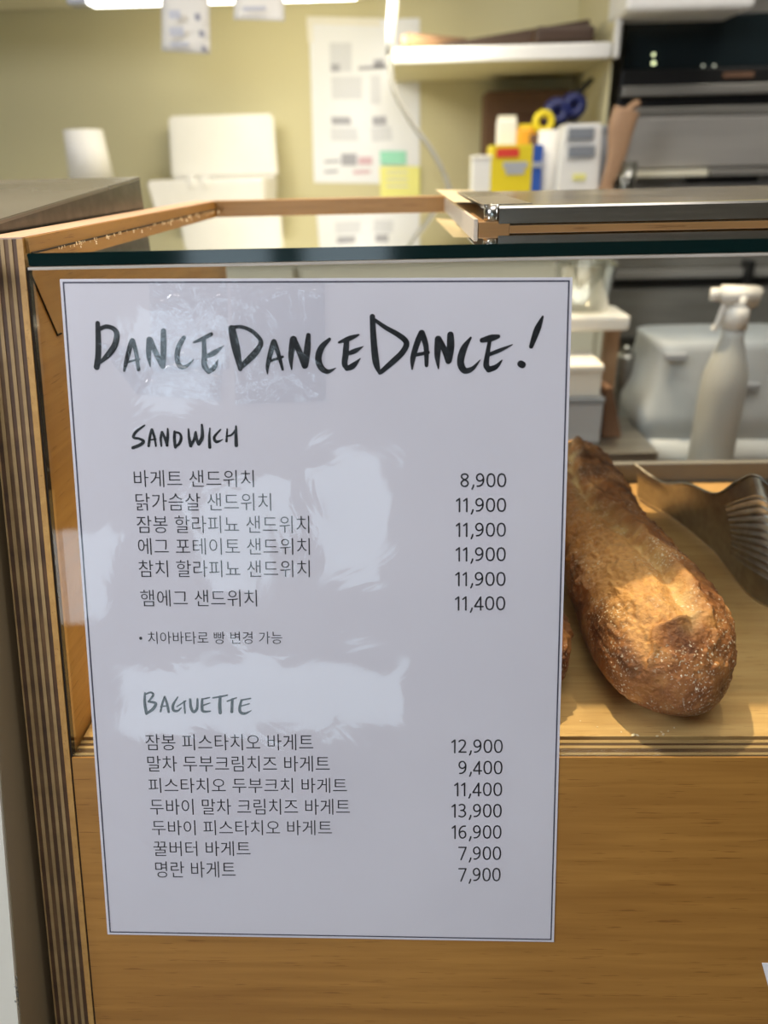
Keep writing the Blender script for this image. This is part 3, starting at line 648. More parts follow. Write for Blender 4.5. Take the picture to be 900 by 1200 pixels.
bm = bmesh.new()
for (px_, py_, s) in ((742, 862, .0011), (747, 862, .0008), (770, 863, .0007), (777, 861, .0008), (783, 857, .0006), (790, 853, .0005), (775, 858, .0005), (728, 858, .0004), (680, 845, .0004), (700, 852, .0004)):
    p = at_z(px_, py_, ZD); bmesh.ops.create_icosphere(bm, subdivisions=1, radius=s, matrix=Matrix.Translation((p.x, p.y, ZD+s*.35)) @ Matrix.Rotation(px_, 4, 'Z') @ Matrix.Diagonal((1.3, .8, .4, 1)))
tag(obj('bread_crumbs', bm, M['dust']), 'pale crumbs on the deck in front of the big baguette', 'crumbs', kind='stuff')

# ------------------------------------------------------------------ perforated baguette pan at the right of the deck
pan = thing('perforated_pan', 'wavy perforated steel baguette pan standing behind the big loaf', 'pan', (.37, .12, ZD))
rim = smooth_path([Vector((.318, .222, -.172)), Vector((.330, .190, -.1745)), at_y(805, 567, .16), at_y(838, 579, .13), at_y(862, 566, .115), at_y(884, 557, .105), at_y(905, 572, .10), at_y(930, 600, .10), at_y(970, 570, .10)], 12)
low = smooth_path([Vector((.3215, .215, ZD+.002)), Vector((.337, .178, ZD+.002)), at_z(830, 640, ZD+.002), at_z(850, 662, ZD+.002), at_z(868, 685, ZD+.002), at_z(888, 703, ZD+.002), at_z(915, 712, ZD+.002), at_z(945, 705, ZD+.002), at_z(985, 690, ZD+.002)], 12)
bm = bmesh.new(); nU = len(rim)-1; G = []
def lerp_path(pth, s):
    q = s*(len(pth)-1); i = min(int(q), len(pth)-2); return pth[i].lerp(pth[i+1], q-i)
NU, NV = 330, 80
for i in range(NU+1):
    s = i/NU; a_ = lerp_path(rim, s); b_ = lerp_path(low, s); row = []
    for j in range(NV+1):
        t_ = j/NV; p = a_.lerp(b_, t_); p.y += -.010*math.sin(math.pi*t_)*(.4+s)
        p.z += .003*math.sin(math.pi*t_); row.append(bm.verts.new(p))
    G.append(row)
for i in range(NU):
    for j in range(NV):
        s = i/NU; t_ = j/NV
        if .40 < s < .78 and .14 < t_ < .80 and (i+(j//5 % 2)*2) % 4 in (0, 1) and j % 5 in (0, 1, 2): continue
        bm.faces.new((G[i][j], G[i][j+1], G[i+1][j+1], G[i+1][j]))
bmesh.ops.recalc_face_normals(bm, faces=bm.faces[:]); bmesh.ops.solidify(bm, geom=bm.faces[:], thickness=.0006)
obj('perforated_sheet', bm, M['steel_soft'], pan, smooth=True)
obj('rolled_rim', tube(rim, .0011, 8), M['steel_soft'], pan, smooth=True)

# ------------------------------------------------------------------ work table and things behind the case, right side
ZT = -.300
tb = thing('work_table', 'steel work table behind the display case under the white tote and spray bottle', 'table', (.6, .62, FZ))
obj('table_top', box(.255, 1.3, .40, .92, ZT-.02, ZT, .002), M['steel_soft'], tb)
for lx in (.27, 1.27):
    for ly in (.42, .90): obj('leg', box(lx-.015, lx+.015, ly-.015, ly+.015, FZ, ZT-.02), M['steel_soft'], tb)
# low post + shelf
rk = thing('steel_rack', 'small steel rack with a grey lower bar behind the baguette', 'rack', (.34, .55, ZT))
a_, b_ = at_y(560, 505, .55), at_y(745, 522, .55)
obj('lower_bar', box(a_.x, b_.x, .47, .60, b_.z, a_.z, .002), M['steel_soft'], rk)
for px_ in (748, 560): c_ = at_y(px_, 520, .55); obj('post', box(c_.x-.008, c_.x+.008, .47, .486, ZT, c_.z, .001), M['steel_soft'], rk)
a_, b_ = at_y(560, 373, .55), at_y(738, 388, .55)
obj('upper_shelf', box(a_.x, b_.x, .55, .62, b_.z, a_.z, .004), M['white'], rk, label='white upper shelf')
ZS2 = at_y(600, 373, .55).z; ZS1 = at_y(560, 505, .55).z; ZS2 = at_y(560, 373, .55).z
c_ = at_y(712, 440, .60); obj('upright', box(c_.x-.008, c_.x+.010, .60, .615, ZS1, ZS2-.012, .001), M['tan'], rk, label='wooden upright')
c_ = at_y(570, 440, .60); obj('upright', box(c_.x-.008, c_.x+.010, .60, .615, ZS1, ZS2-.012, .001), M['tan'], rk, label='wooden upright')
# things on the rack
t = thing('plastic_tub', 'clear plastic tub on the white upper shelf of the rack', 'tub', at_y(700, 372, .55))
p = at_y(690, 372, .55)
obj('tub_wall', lathe([(.030, ZS2+.001), (.036, ZS2+.052), (.038, ZS2+.054), (.036, ZS2+.055), (.034, ZS2+.052), (.0285, ZS2+.003)], p.x, .59, 36), M['clearp'], t, smooth=True)
t = thing('white_box', 'white lidded carton inside the rack below the white shelf', 'box', (at_y(670, 465, .53).x, .53, 0))
a_, b_ = at_y(640, 430, .505), at_y(703, 465, .505)
zc0 = at_y(640, 466, .505).z
obj('carton', box(a_.x, b_.x, .505, .575, zc0, a_.z, .0015), M['white_card'], t); obj('lid', box(a_.x-.001, b_.x+.001, .503, .577, a_.z-.006, a_.z+.001, .001), M['white_card'], t)
t2 = thing('grey_bin', 'grey box on the rack bar under the white carton', 'box', (a_.x+.02, .54, ZS1))
obj('bin_body', box(a_.x-.003, b_.x+.004, .500, .58, ZS1+.0004, zc0-.006, .002), M['greyl'], t2); obj('bin_rim', box(a_.x-.004, b_.x+.005, .499, .581, zc0-.006, zc0-.0005, .001), M['grey'], t2)
t = thing('knife_block', 'brown wooden block beside the white carton on the rack', 'block', (at_y(716, 470, .53).x, .53, ZS1))
a_, b_ = at_y(712, 455, .52), at_y(728, 500, .52)
obj('block', hexa([Vector((a_.x, .52, ZS1)), Vector((b_.x+.002, .52, ZS1)), Vector((a_.x+.006, .52, a_.z)), Vector((a_.x-.002, .52, a_.z)), Vector((a_.x, .56, ZS1)), Vector((b_.x+.002, .56, ZS1)), Vector((a_.x+.006, .56, a_.z)), Vector((a_.x-.002, .56, a_.z))], .001), M['brown'], t)
p = at_y(736, 408, .66)
t = thing('steel_canister', 'tall steel canister with a round knob behind the rack', 'canister', (p.x, .66, ZT))
obj('body', lathe([(.015, ZT), (.015, p.z-.012), (.012, p.z-.006)], p.x, .66, 32), M['steel_soft'], t, smooth=True)
bm = bmesh.new(); bmesh.ops.create_uvsphere(bm, u_segments=20, v_segments=12, radius=.006, matrix=Matrix.Translation((p.x-.002, .658, p.z-.001)))
obj('knob', bm, M['steel'], t, smooth=True)
# white tote with film, spray bottle
yb = .55
p0, p1 = at_y(785, 405, yb), at_y(905, 545, yb)
t = thing('white_tote', 'translucent white plastic tote with a flared base behind the spray bottle', 'container', (p0.x+.1, yb+.05, ZT))
def loft(sections, n=48, pw=.45):
    bm = bmesh.new(); R = []
    for (cx_, cy_, z_, wx, wy) in sections:
        ring = []
        for k in range(n):
            a_ = 2*math.pi*k/n; ca, sa = math.cos(a_), math.sin(a_)
            ring.append(bm.verts.new((cx_+wx*math.copysign(abs(ca)**pw, ca), cy_+wy*math.copysign(abs(sa)**pw, sa), z_)))
        R.append(ring)
    for a_, b_ in zip(R, R[1:]):
        for k in range(n): bm.faces.new((a_[k], a_[(k+1) % n], b_[(k+1) % n], b_[k]))
    bm.faces.new(R[0]); bm.faces.new(R[-1]); bmesh.ops.recalc_face_normals(bm, faces=bm.faces[:]); return bm
zt = p0.z; cx_ = p0.x+.098
bm = loft([(cx_+.004, yb+.07, ZT+.020, .122, .074), (cx_, yb+.07, ZT+.06, .119, .070), (cx_, yb+.07, zt-.06, .108, .062), (cx_, yb+.07, zt-.012, .102, .058), (cx_-.010, yb+.07, zt-.002, .094, .054), (cx_-.012, yb+.07, zt, .088, .05)], pw=.22)
for v in bm.verts: v.co += Vector((noise.noise(v.co*22), noise.noise(v.co*22+Vector((5, 0, 0))), 0))*.004
obj('tote_body', bm, M['bag'], t, smooth=True)
bm = loft([(cx_+.016, yb+.065, ZT, .138, .082), (cx_+.016, yb+.065, ZT+.008, .140, .084), (cx_+.010, yb+.067, ZT+.016, .130, .08), (cx_+.004, yb+.07, ZT+.026, .123, .075)], pw=.3)
for v in bm.verts: v.co += Vector((noise.noise(v.co*16), noise.noise(v.co*16+Vector((5, 0, 0))), max(0, noise.noise(v.co*12))))*.005
obj('tote_base', bm, M['bag'], t, smooth=True)
for q0, q1 in (((783, 417), (808, 424)), ((872, 452), (893, 458))): 
    a_, b_ = at_y(*q0, yb-.004), at_y(*q1, yb-.004); obj('label', box(a_.x, b_.x, yb+.001, yb+.012, b_.z, a_.z, .001), M['greyl'], t)
ys = .495
pt, pb = at_y(848, 333, ys), at_y(848, 548, ys); k = (pt.z-ZT)/.215
t = thing('spray_bottle', 'frosted white spray bottle standing in front of the white tote', 'bottle', (pb.x, ys, ZT))
cx_ = at_y(848, 450, ys).x
obj('bottle_body', lathe([(.022*k, ZT), (.024*k, ZT+.004), (.024*k, ZT+.105*k), (.0225*k, ZT+.122*k), (.0165*k, ZT+.142*k), (.0115*k, ZT+.160*k), (.0115*k, ZT+.172*k)], cx_, ys, 36), M['frosted'], t, smooth=True)
obj('collar', lathe([(.0125*k, ZT+.170*k), (.0125*k, ZT+.190*k), (.009*k, ZT+.193*k)], cx_, ys, 28), M['white'], t, smooth=True)
obj('spray_head', hexa([Vector((cx_-.020, ys-.009, ZT+.196*k)), Vector((cx_+.017, ys-.009, ZT+.190*k)), Vector((cx_+.022, ys-.009, ZT+.212*k)), Vector((cx_-.022, ys-.009, ZT+.214*k)),
    Vector((cx_-.020, ys+.009, ZT+.196*k)), Vector((cx_+.017, ys+.009, ZT+.190*k)), Vector((cx_+.022, ys+.009, ZT+.212*k)), Vector((cx_-.022, ys+.009, ZT+.214*k))], .003), M['white'], t, smooth=True)
obj('neck', lathe([(.0095*k, ZT+.186*k), (.0095*k, ZT+.204*k)], cx_, ys, 24), M['white'], t, smooth=True)
obj('trigger', tube(smooth_path([(cx_-.013, ys, ZT+.199*k), (cx_-.016, ys, ZT+.188*k), (cx_-.0185, ys, ZT+.176*k), (cx_-.022, ys, ZT+.168*k)]), .0033, 10), M['white'], t, smooth=True)
obj('nozzle', lathe([(.0055, ZT+.199*k), (.0055, ZT+.211*k)], cx_-.026, ys, 16), M['white'], t, smooth=True)

# ------------------------------------------------------------------ back counter and wall things
ZC = -.060
cb = thing('back_counter', 'cream counter along the yellow wall holding cups and boxes', 'counter', (0, 1.15, FZ))
obj('worktop', box(-1.6, .50, .94, 1.355, ZC-.03, ZC, .003), M['cream'], cb)
obj('cabinet_body', box(-1.58, .49, .97, 1.355, FZ, ZC-.03), M['cream'], cb)
for i in range(4): obj('door', box(-1.56+.51*i, -1.06+.51*i, .955, .97, FZ+.05, ZC-.05, .003), M['cream'], cb)

# stack of paper cups, upside down
ycup = 1.10; pc = at_y(107, 207, ycup); top = at_y(104, 152, ycup)
s_cup = .001*1/.672
def cup(z0, name, label, grp):
    t = thing(name, label, 'cup', (pc.x, ycup, z0), grp)
    return t
n_c = 5; hh = .085; r1, r0 = .038, .032; step = (top.z-ZC-hh)/(n_c-1)
for i in range(n_c):
    z0 = ZC+i*step
    pos = ['bottom', 'second from bottom', 'middle', 'second from top', 'topmost'][i]
    t = thing('paper_cup', 'upturned white paper cup, %s of the stack near the yellow wall' % pos, 'cup', (pc.x, ycup, z0), 'stack of paper cups')
    obj('cup_wall', lathe([(r1, z0+.001), (r0, z0+hh-.004), (r0-.001, z0+hh-.004), (r0-.002, z0+hh-.010), (.001, z0+hh-.010)] if False else [(r1, z0+.001), (r0, z0+hh), (r0-.0015, z0+hh), (r0-.002, z0+hh-.008)], pc.x, ycup, 36), M['white_card'], t, smooth=True)
    obj('rim', lathe([(r1-.001, z0), (r1+.0018, z0+.0015), (r1-.0005, z0+.0035)], pc.x, ycup, 36), M['white_card'], t, smooth=True)
# open clamshell box
yb1 = 1.12; a_, b_ = at_y(171, 135, yb1+.16), at_y(308, 212, yb1+.16)
t = thing('open_takeout_box', 'open white takeout box with raised lid against the yellow wall', 'box', ((a_.x+b_.x)/2, yb1+.08, ZC))
a2, b2 = at_y(171, 212, yb1), at_y(312, 240, yb1)
zb = a2.z
bm = hexa([Vector((a2.x+.01, yb1+.008, ZC)), Vector((b2.x-.01, yb1+.008, ZC)), Vector((b2.x, yb1, zb)), Vector((a2.x, yb1, zb)),
           Vector((a2.x+.01, yb1+.15, ZC)), Vector((b2.x-.01, yb1+.15, ZC)), Vector((b2.x, yb1+.16, zb)), Vector((a2.x, yb1+.16, zb))], .004)
obj('tray', bm, M['white_card'], t)
lz = a_.z
bm = hexa([Vector((a2.x, yb1+.160, zb)), Vector((b2.x, yb1+.160, zb)), Vector((b2.x-.002, yb1+.178, lz)), Vector((a2.x+.003, yb1+.178, lz)),
           Vector((a2.x, yb1+.168, zb)), Vector((b2.x, yb1+.168, zb)), Vector((b2.x-.006, yb1+.198, lz-.004)), Vector((a2.x+.006, yb1+.198, lz-.004))], .005)
obj('lid', bm, M['white_card'], t)
for px_ in (224, 240):
    c_ = at_y(px_, 209, yb1); obj('tab', box(c_.x-.006, c_.x+.006, yb1-.001, yb1+.004, zb-.012, zb+.006, .001), M['white_card'], t)

# wall notice with sticky notes
yw = YB-.002
def wallq(name, m, parent, corners, off=0.0, t=.0006):
    pts = [at_y(*c, yw-off) for c in corners]; bm = bmesh.new()
    hexa([pts[0], pts[1], pts[2], pts[3]]+[p_+Vector((0, t, 0)) for p_ in pts], bm=bm) if False else None
    bm = hexa([pts[0], pts[1], pts[2], pts[3]]+[p_+Vector((0, t, 0)) for p_ in pts])
    return obj(name, bm, m, parent)
t = thing('wall_notice', 'white printed notice taped to the yellow wall behind the cable', 'notice', at_y(430, 215, yw))
wallq('paper', M['wpaper'], t, [(362, 24), (492, 21), (492, 216), (368, 214)])
wallq('paper_tape', M['white_card'], t, [(359, 19), (446, 21), (446, 31), (360, 28)], .001)
wallq('paper_tape', M['white_card'], t, [(359, 24), (366, 24), (367, 50), (361, 50)], .001)
for q in ([(386, 50), (412, 50), (412, 84), (387, 84)], [(388, 90), (424, 90), (424, 116), (389, 116)], [(434, 88), (446, 88), (446, 122), (434, 122)], [(387, 150), (418, 150), (420, 165), (388, 165)], [(434, 150), (458, 148), (460, 164), (436, 166)]):
    wallq('printed_block', M['grey_print'], t, q, .0008, .0003)
for q in ([(388, 137), (410, 137), (412, 146), (389, 146)], [(436, 137), (452, 136), (453, 146), (437, 147)], [(400, 180), (418, 180), (418, 194), (400, 194)], [(420, 78), (456, 76), (456, 80), (420, 82)], [(380, 188), (398, 187), (398, 190), (380, 191)], [(380, 200), (396, 199), (396, 202), (380, 203)], [(388, 75), (398, 75), (398, 84), (388, 84)], [(438, 70), (450, 69), (450, 79), (438, 80)]):
    wallq('printed_mark', M['dark_print'], t, q, .0012, .0003)
for q in ([(420, 184), (436, 184), (436, 193), (420, 193)], [(414, 200), (434, 199), (434, 203), (414, 204)]): wallq('printed_mark', M['pink_print'], t, q, .0012, .0003)
t = thing('teal_note', 'small teal sticky note on the lower right of the wall notice', 'sticky note', at_y(460, 190, yw)); wallq('note', M['teal'], t, [(445, 177), (476, 177), (476, 193), (446, 193)], .003)
t = thing('yellow_note', 'yellow sticky note below the teal note on the wall', 'sticky note', at_y(468, 230, yw)); wallq('note', M['yellow_note'], t, [(445, 195), (492, 195), (492, 233), (446, 233)], .004)
for yy_ in (201, 209, 217): wallq('written_line', M['grey_print'], t, [(453, yy_), (478, yy_), (478, yy_+2), (453, yy_+2)], .0046, .0003)
# conduit and cable
p = [at_y(a_, b_, 1.02) for a_, b_ in ((461, -60), (459, -10), (456, 30), (454, 64))]
t = thing('conduit', 'white conduit hanging down to the left end of the shelf', 'conduit', p[-1]); obj('conduit_tube', tube(p, .0042, 12), M['pipe'], t, smooth=True)
p = smooth_path([at_y(a_, b_, 1.04) for a_, b_ in ((467, -60), (464, 0), (459, 45), (457, 75), (463, 108), (482, 143), (505, 175), (522, 208), (534, 250))], 8)
t = thing('hanging_cable', 'grey cable curving down across the wall notice', 'cable', p[-1]); obj('cable_sheath', tube(p, .0041, 10), M['cable'], t, smooth=True)

# strip lamp under a wall cupboard, with slips of paper hanging from its edge
zl = at_y(260, 3, 1.0).z
cu = thing('wall_cupboard', 'cream wall cupboard above the strip lamp at the top edge', 'cupboard', (-.2, 1.2, .325))
obj('cupboard_body', box(-1.0, at_y(455, 0, 1.05).x-.02, .98, 1.355, .325, .325+.5, .003), M['cream'], cu)
lampx0, lampx1 = at_y(106, 5, 1.0).x, at_y(418, 3, 1.0).x
t = thing('strip_lamp', 'lit white strip lamp under the wall cupboard', 'lamp', ((lampx0+lampx1)/2, 1.0, zl))
obj('diffuser', box(lampx0, lampx1, .985, 1.015, zl, zl+.012, .003), M['tube'], t)
obj('end_cap', box(lampx0-.03, lampx0, .985, 1.015, zl+.001, zl+.012, .002), M['greyl'], t)
obj('lamp_housing', box(lampx0-.03, lampx1, .985, 1.018, zl+.0122, .325, .001), M['greyl'], t)
def slip(pts, lab, marks, y=.975):
    t = thing('order_slip', lab, 'paper slip', at_y(*pts[2], y), 'paper slips hanging from the lamp')
    L4 = [at_y(*q, y) for q in pts]; bm = bmesh.new(); n = 10; rows = []
    for j in range(n+1):
        s = j/n; a_ = L4[0].lerp(L4[3], s); b_ = L4[1].lerp(L4[2], s); dy = -.02*s*s
        row = [bm.verts.new(a_.lerp(b_, k_/6)+Vector((0, dy-.004*math.sin(k_/6*3.14), 0))) for k_ in range(7)]
        rows.append(row)
    for r0_, r1_ in zip(rows, rows[1:]):
        for k_ in range(6): bm.faces.new((r0_[k_], r0_[k_+1], r1_[k_+1], r1_[k_]))
    bmesh.ops.recalc_face_normals(bm, faces=bm.faces[:]); bmesh.ops.solidify(bm, geom=bm.faces[:], thickness=.0005)
    obj('paper', bm, M['white_card'], t, smooth=True)
    for q0, q1 in marks: obj('printed_mark', pbox(q0, q1, y-.027, .0006, 0), M['dark_print' if q1[0]-q0[0] < 9 else 'grey_print'], t)
slip([(187, -30), (243, -30), (250, 66), (194, 62)], 'longer white paper slip hanging from the strip lamp', [((197, 12), (212, 22)), ((198, 32), (216, 42)), ((228, 16), (235, 24)), ((233, 36), (240, 43)), ((236, 54), (242, 60)), ((199, 50), (222, 54))])
slip([(274, -30), (330, -30), (336, 28), (277, 26)], 'shorter white paper slip right of the longer one', [((284, 8), (312, 12))])

# wall shelf with boards
ysf = 1.06; a_, b_ = at_y(460, 56, ysf), at_y(716, 68, ysf)
sh = thing('wall_shelf', 'white wall shelf with an upright at its right end', 'shelf', (a_.x+.2, 1.2, b_.z))
obj('shelf_board', box(a_.x, b_.x, ysf+.012, YB-.002, b_.z+.001, a_.z-.0005, .001), M['wall'], sh)  # underside shade put in by giving the board the darker wall colour
obj('front_edge', box(a_.x, b_.x, ysf, ysf+.012, b_.z, a_.z, .003), M['white'], sh, label='white front edge')
u0, u1 = at_y(713, 60, ysf), at_y(726, 60, ysf)
obj('upright', box(u0.x+.008, u1.x, ysf-.002, ysf+.012, b_.z, .55, .002), M['white'], sh)
obj('upright_side', box(u0.x+.009, u1.x-.001, ysf+.012, YB-.002, b_.z, .55, .001), M['wall'], sh)
sd = at_y(712, 68, ysf+.02)
obj('side_panel', box(u0.x+.009, u1.x-.004, ysf+.02, YB-.002, ZC, b_.z, .001), M['wall'], sh)
obj('upper_board', box(a_.x, u0.x, ysf+.05, YB-.002, .46, .475, .002), M['white'], sh)
SZ = a_.z
t = thing('rolling_pin', 'pale wooden rolling pin end showing at the left of the wall shelf', 'rolling pin', at_y(480, 52, 1.10))
c_ = at_y(475, 46, 1.09); e_ = at_y(545, 50, 1.17)
zz = SZ+.013
obj('pin', tube([(c_.x, 1.095, zz), (c_.x+.004, 1.097, zz), (e_.x, 1.17, zz)], [.009, .012, .012], 18), M['tan'], t, smooth=True); obj('pin_end', tube([(c_.x-.006, 1.0925, zz), (c_.x+.0005, 1.095, zz)], [.008, .010], 18), M['pinkwood'], t, smooth=True)
t = thing('wooden_peel', 'dark wooden peel lying on the wall shelf', 'peel', (e_.x+.1, 1.2, SZ))
c0, c1 = at_y(500, 45, 1.13), at_y(690, 30, 1.13)
c0.x += .012
obj('blade', hexa([Vector((c0.x, 1.12, SZ)), Vector((c1.x, 1.12, SZ)), Vector((c1.x, 1.12, SZ+.040)), Vector((c0.x, 1.12, SZ+.010)), Vector((c0.x, 1.3, SZ)), Vector((c1.x, 1.3, SZ)), Vector((c1.x, 1.3, SZ+.040)), Vector((c0.x, 1.3, SZ+.010))], .002), M['darkwood'], t)
m0 = at_y(625, 36, 1.10); obj('handle', box(m0.x, m0.x+.095, 1.075, 1.1195, SZ+.001, SZ+.026, .006), M['darkwood'], t)

# things under the shelf
yi = 1.02
def z_at(px_, py_, y=yi): return at_y(px_, py_, y).z
t = thing('brown_carton', 'brown cardboard box against the wall under the shelf', 'box', (at_y(610, 125, 1.28).x, 1.3, ZC))
a_, b_ = at_y(570, 107, 1.27), at_y(660, 200, 1.27)
obj('carton', box(a_.x, b_.x, 1.27, 1.35, ZC, a_.z, .002), M['brown'], t); obj('flap', box(a_.x+.002, b_.x-.002, 1.262, 1.27, a_.z-.04, a_.z-.002, .001), M['brown'], t)
t = thing('white_sachet_box', 'small white box left of the yellow carton', 'box', (at_y(566, 222, yi).x, yi, ZC))
a_, b_ = at_y(554, 187, yi), at_y(575, 222, yi); obj('carton', box(a_.x, b_.x, yi, yi+.05, ZC, a_.z, .002), M['white'], t); obj('lid', box(a_.x-.001, b_.x+.001, yi-.001, yi+.051, a_.z, a_.z+.006, .002), M['white_card'], t)
t = thing('yellow_carton', 'yellow and blue carton with a red printed band under the shelf', 'box', (at_y(605, 222, yi).x, yi, ZC))
a_, b_ = at_y(576, 170, yi), at_y(622, 222, yi); c_ = at_y(637, 172, yi)
obj('carton', box(a_.x, b_.x, yi, yi+.06, ZC, a_.z, .001), M['yellow'], t)
obj('blue_side', box(b_.x, c_.x, yi+.001, yi+.06, ZC, a_.z-.001, .001), M['blue'], t)
for q0, q1, mm in (((582, 174), (608, 184), 'red'), ((590, 190), (618, 197), 'greyl'), ((593, 198), (614, 204), 'greyl'), ((624, 190), (636, 196), 'greyl')): obj('printed_block', pbox(q0, q1, yi-.0016, .0016, 0), M[mm], t)
a_, b_ = at_y(583, 140, yi+.065), at_y(605, 172, yi+.065)
t = thing('cream_packet', 'cream packet sticking up behind the yellow carton', 'packet', (a_.x+.01, yi+.07, ZC)); obj('packet', box(a_.x, b_.x, yi+.065, yi+.08, ZC, a_.z, .003), M['white_card'], t); obj('packet_seal', box(a_.x+.001, b_.x-.001, yi+.07, yi+.075, a_.z, a_.z+.006, .001), M['cream'], t)
a_, b_ = at_y(606, 150, yi+.065), at_y(634, 172, yi+.065)
t = thing('orange_packet', 'orange packet behind the yellow carton, right of the cream packet', 'packet', (a_.x+.01, yi+.07, ZC)); obj('packet', box(a_.x, b_.x, yi+.065, yi+.085, ZC, a_.z, .004), M['orange'], t); obj('packet_seal', box(a_.x+.003, b_.x-.003, yi+.072, yi+.077, a_.z, a_.z+.006, .001), M['yellow'], t)
# tape dispenser-like blue gun resting on the boxes
yt = 1.075
c_ = at_y(637, 143, yt)
t = thing('yellow_tape_roll', 'yellow tape roll lying behind the cream packet', 'tape', (c_.x, yt, ZC))
bm = bmesh.new(); n = 30
for rr_, rows_ in (): pass
def torus(cx_, cy_, cz_, R_, r_, bm=None, n=28, k=12):
    pts = []
    b = bmesh.new(); rg = []
    for i in range(n):
        a_ = 2*math.pi*i/n; ring = []
        for j in range(k):
            q = 2*math.pi*j/k; ring.append(b.verts.new((cx_+(R_+r_*math.cos(q))*math.cos(a_), cy_+r_*1.6*math.sin(q), cz_+(R_+r_*math.cos(q))*math.sin(a_))))
        rg.append(ring)
    for i in range(n):
        for j in range(k): b.faces.new((rg[i][j], rg[i][(j+1) % k], rg[(i+1) % n][(j+1) % k], rg[(i+1) % n][j]))
    bmesh.ops.recalc_face_normals(b, faces=b.faces[:]); return merge(bm, b)
obj('tape_ring', torus(c_.x, yt, c_.z, .013, .006), M['yellow'], t, smooth=True)
obj('stand', box(c_.x-.02, c_.x+.02, yt-.006, yt+.014, ZC, c_.z-.018, .001), M['brown'], t)
# cup with scissors and pens
c_ = at_y(660, 150, yt+.03)
t = thing('blue_scissors', 'dark blue handled scissors pointing up to the right under the shelf', 'scissors', (c_.x, yt+.03, ZC))
h1, h2 = at_y(652, 132, yt+.03), at_y(672, 124, yt+.03); tip = at_y(694, 93, yt+.03)
obj('handle', torus(h1.x, yt+.03, h1.z, .013, .011), M['navy'], t, smooth=True); obj('handle', torus(h2.x, yt+.03, h2.z, .012, .010), M['navy'], t, smooth=True)
obj('blade', tube([(h1.x+.008, yt+.03, h1.z-.010), ((h1+tip)/2).to_tuple(), tip.to_tuple()], [.014, .014, .008], 8, flat=.5), M['black'], t)
obj('shank', box(h1.x-.004, h1.x+.012, yt+.025, yt+.035, ZC, h1.z-.015, .001), M['navy'], t)
# white and grey label printer
yp = 1.0
a_, b_ = at_y(657, 145, yp), at_y(704, 222, yp)
t = thing('label_printer', 'white label printer with grey slots under the shelf', 'printer', ((a_.x+b_.x)/2, yp+.03, ZC))
obj('printer_body', hexa([Vector((a_.x, yp, ZC)), Vector((b_.x, yp, ZC)), Vector((b_.x-.006, yp+.004, a_.z)), Vector((a_.x+.008, yp+.004, a_.z)), Vector((a_.x, yp+.07, ZC)), Vector((b_.x, yp+.07, ZC)), Vector((b_.x-.006, yp+.066, a_.z)), Vector((a_.x+.008, yp+.066, a_.z))], .003), M['white'], t)
for q0, q1 in (((667, 150), (696, 163)), ((667, 171), (697, 184))): obj('slot', pbox(q0, q1, yp-.002, .006, .001), M['grey'], t)
obj('label_sticker', pbox((672, 204), (686, 211), yp-.001, .002, 0), M['yellow_note'], t)
a_, b_ = at_y(634, 152, yp+.03), at_y(657, 190, yp+.03)
t = thing('white_roll', 'white label roll beside the white label printer', 'roll', ((a_.x+b_.x)/2, yp+.05, ZC))
obj('paper_roll', lathe([(.018, ZC), (.018, a_.z), (.006, a_.z), (.006, a_.z-.01)], (a_.x+b_.x)/2, yp+.05, 30), M['white_card'], t, smooth=True); obj('core', lathe([(.0062, ZC+.001), (.0062, a_.z+.001), (.005, a_.z+.001)], (a_.x+b_.x)/2, yp+.05, 20), M['kraft'], t, smooth=True)
a_, b_ = at_y(700, 148, yp+.04), at_y(714, 190, yp+.04)
t = thing('grey_case', 'pale grey box right of the label printer', 'box', (a_.x, yp+.05, ZC)); obj('case_body', box(a_.x, b_.x, yp+.04, yp+.08, ZC, a_.z, .002), M['greyl'], t); obj('case_lid', box(a_.x-.001, b_.x+.001, yp+.039, yp+.081, a_.z-.012, a_.z+.001, .001), M['grey'], t)
# wooden tongs / paper bag
yk = .985
t = thing('wooden_tongs', 'broad tan wooden tongs leaning right beside the label printer', 'tongs', at_y(712, 225, yk))
pk = [at_y(*q, yk) for q in ((709, 222), (722, 185), (728, 150), (735, 128), (746, 120))]
obj('tong_arm', tube(smooth_path([v.to_tuple() for v in pk[:4]]), [.008+.013*min(1, i/12) for i in range(19)], 12, flat=.35), M['tan'], t, smooth=True)
obj('tong_arm', tube(smooth_path([(v+Vector((.006, .012, 0))).to_tuple() for v in pk]), [.007+.004*min(1, i/14) for i in range(25)], 12, flat=.5), M['kraft'], t, smooth=True)
obj('tong_foot', box(pk[0].x-.008, pk[0].x+.012, yk-.006, yk+.02, ZC, pk[0].z+.004, .002), M['kraft'], t)
p = at_y(737, 190, yk+.0)
t = thing('clear_glass', 'small clear cup at the right end of the counter by the oven', 'cup', (p.x, yk, ZC)); obj('cup_wall', lathe([(.012, ZC), (.014, p.z), (.0135, p.z), (.0115, ZC+.003)], p.x, yk, 24), M['clearp'], t, smooth=True); obj('rim', torus(p.x, yk, p.z, .0001, .0001) if False else lathe([(.0138, p.z-.001), (.0150, p.z), (.0138, p.z+.001)], p.x, yk, 24), M['clearp'], t, smooth=True)

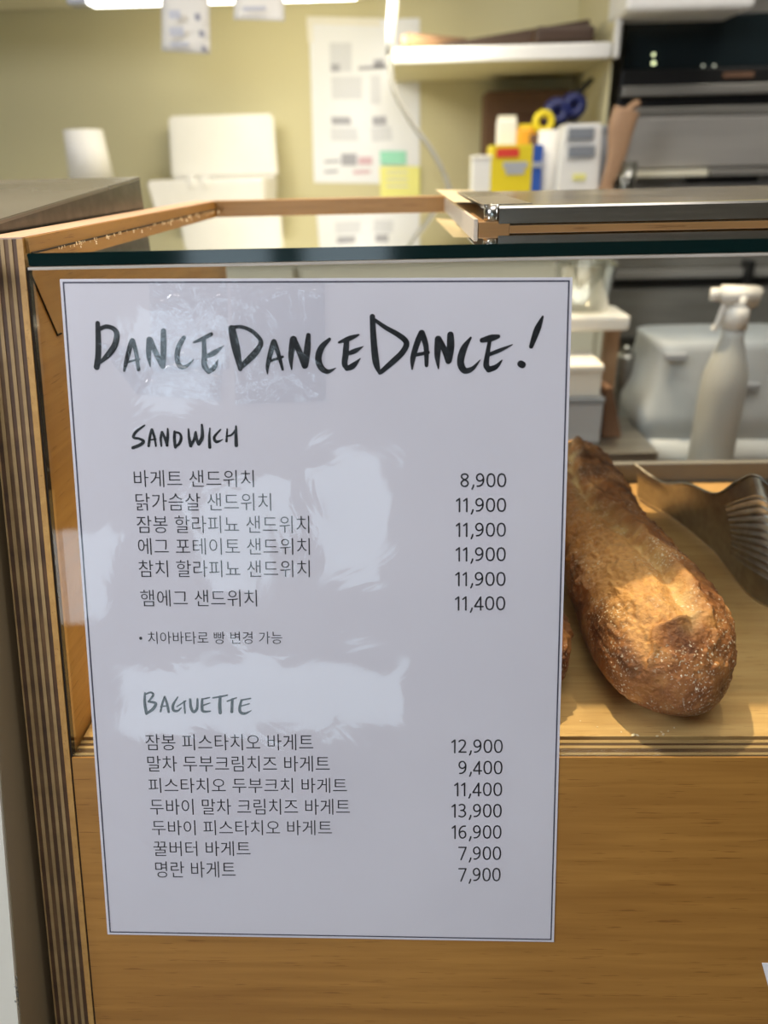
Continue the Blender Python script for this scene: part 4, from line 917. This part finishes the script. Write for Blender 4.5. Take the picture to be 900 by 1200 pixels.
# ------------------------------------------------------------------ deck oven
yo = 1.10; X0_ = at_y(728, 100, yo).x; X1_ = X0_+.95
ov = thing('deck_oven', 'large dark steel deck oven right of the wall shelf', 'oven', (X0_+.4, yo+.1, FZ))
def oz(py): return at_y(800, py, yo).z
obj('oven_body', box(X0_, X1_, yo+.012, YB-.01, FZ, oz(-110), .003), M['oven_steel'], ov)
def obar(name, y0p, y1p, m, proud=.012, x0=None, x1=None, bev=.002, **k):
    return obj(name, box(x0 if x0 else X0_, x1 if x1 else X1_, yo+.012-proud, yo+.014, oz(y1p), oz(y0p), bev), M[m], ov, **k)
a_ = at_y(734, 10, yo-.10); b_ = at_y(884, 14, yo-.10)
obj('hood', box(a_.x, b_.x, yo-.10, yo+.012, a_.z-.004, a_.z+.14, .006), M['white'], ov, label='pale hood over the oven window')
obar('window', 16, 80, 'darkglass', .006)
obar('upper_trim', 80, 100, 'black', .010)
hb = obar('handle_bar', 100, 112, 'oven_steel', .026)
obar('lower_gap', 112, 124, 'black', .006)
obar('door_panel', 125, 136, 'oven_steel', .014); obar('door_panel', 137, 196, 'oven_steel_light', .012)
obar('ledge', 199, 207, 'cream', .03, x1=X0_+.16); obar('ledge', 199, 207, 'oven_steel', .028, x0=X0_+.165)
obar('ledge_gap', 207, 216, 'black', .008, x0=at_y(805, 210, yo).x, x1=at_y(890, 210, yo).x)
for y0p, y1p, m, pr in ((216, 314, 'oven_steel', .010), (315, 325, 'oven_steel_light', .024), (326, 336, 'black', .006), (338, 395, 'oven_steel', .012), (396, 420, 'steel_dark', .008), (421, 600, 'oven_steel', .012)):
    obar('lower_door_panel', y0p, y1p, m, pr)
for px_, py_, r_, m in ((766, 64, .007, 'pilot'), (766, 74, .009, 'pilot'), (824, 77, .006, 'glint_dim'), (837, 77, .006, 'glint_dim')):  # small glowing beads stand in for reflections in the oven window
    c_ = at_y(px_, py_, yo+.004); bm = bmesh.new(); bmesh.ops.create_uvsphere(bm, u_segments=16, v_segments=8, radius=r_*.35, matrix=Matrix.Translation((c_.x, yo+.004, c_.z))); obj('oven_glint', bm, M[m], ov, smooth=True)
obj('door_latch', box(at_y(876, 320, yo-.03).x, at_y(884, 320, yo-.03).x, yo-.03, yo+.002, oz(352), oz(305), .002), M['black'], ov)
obj('sign_strip', box(at_y(848, 84, yo).x, at_y(884, 84, yo).x, yo-.002, yo+.004, oz(93), oz(86), .001), M['brown'], ov)
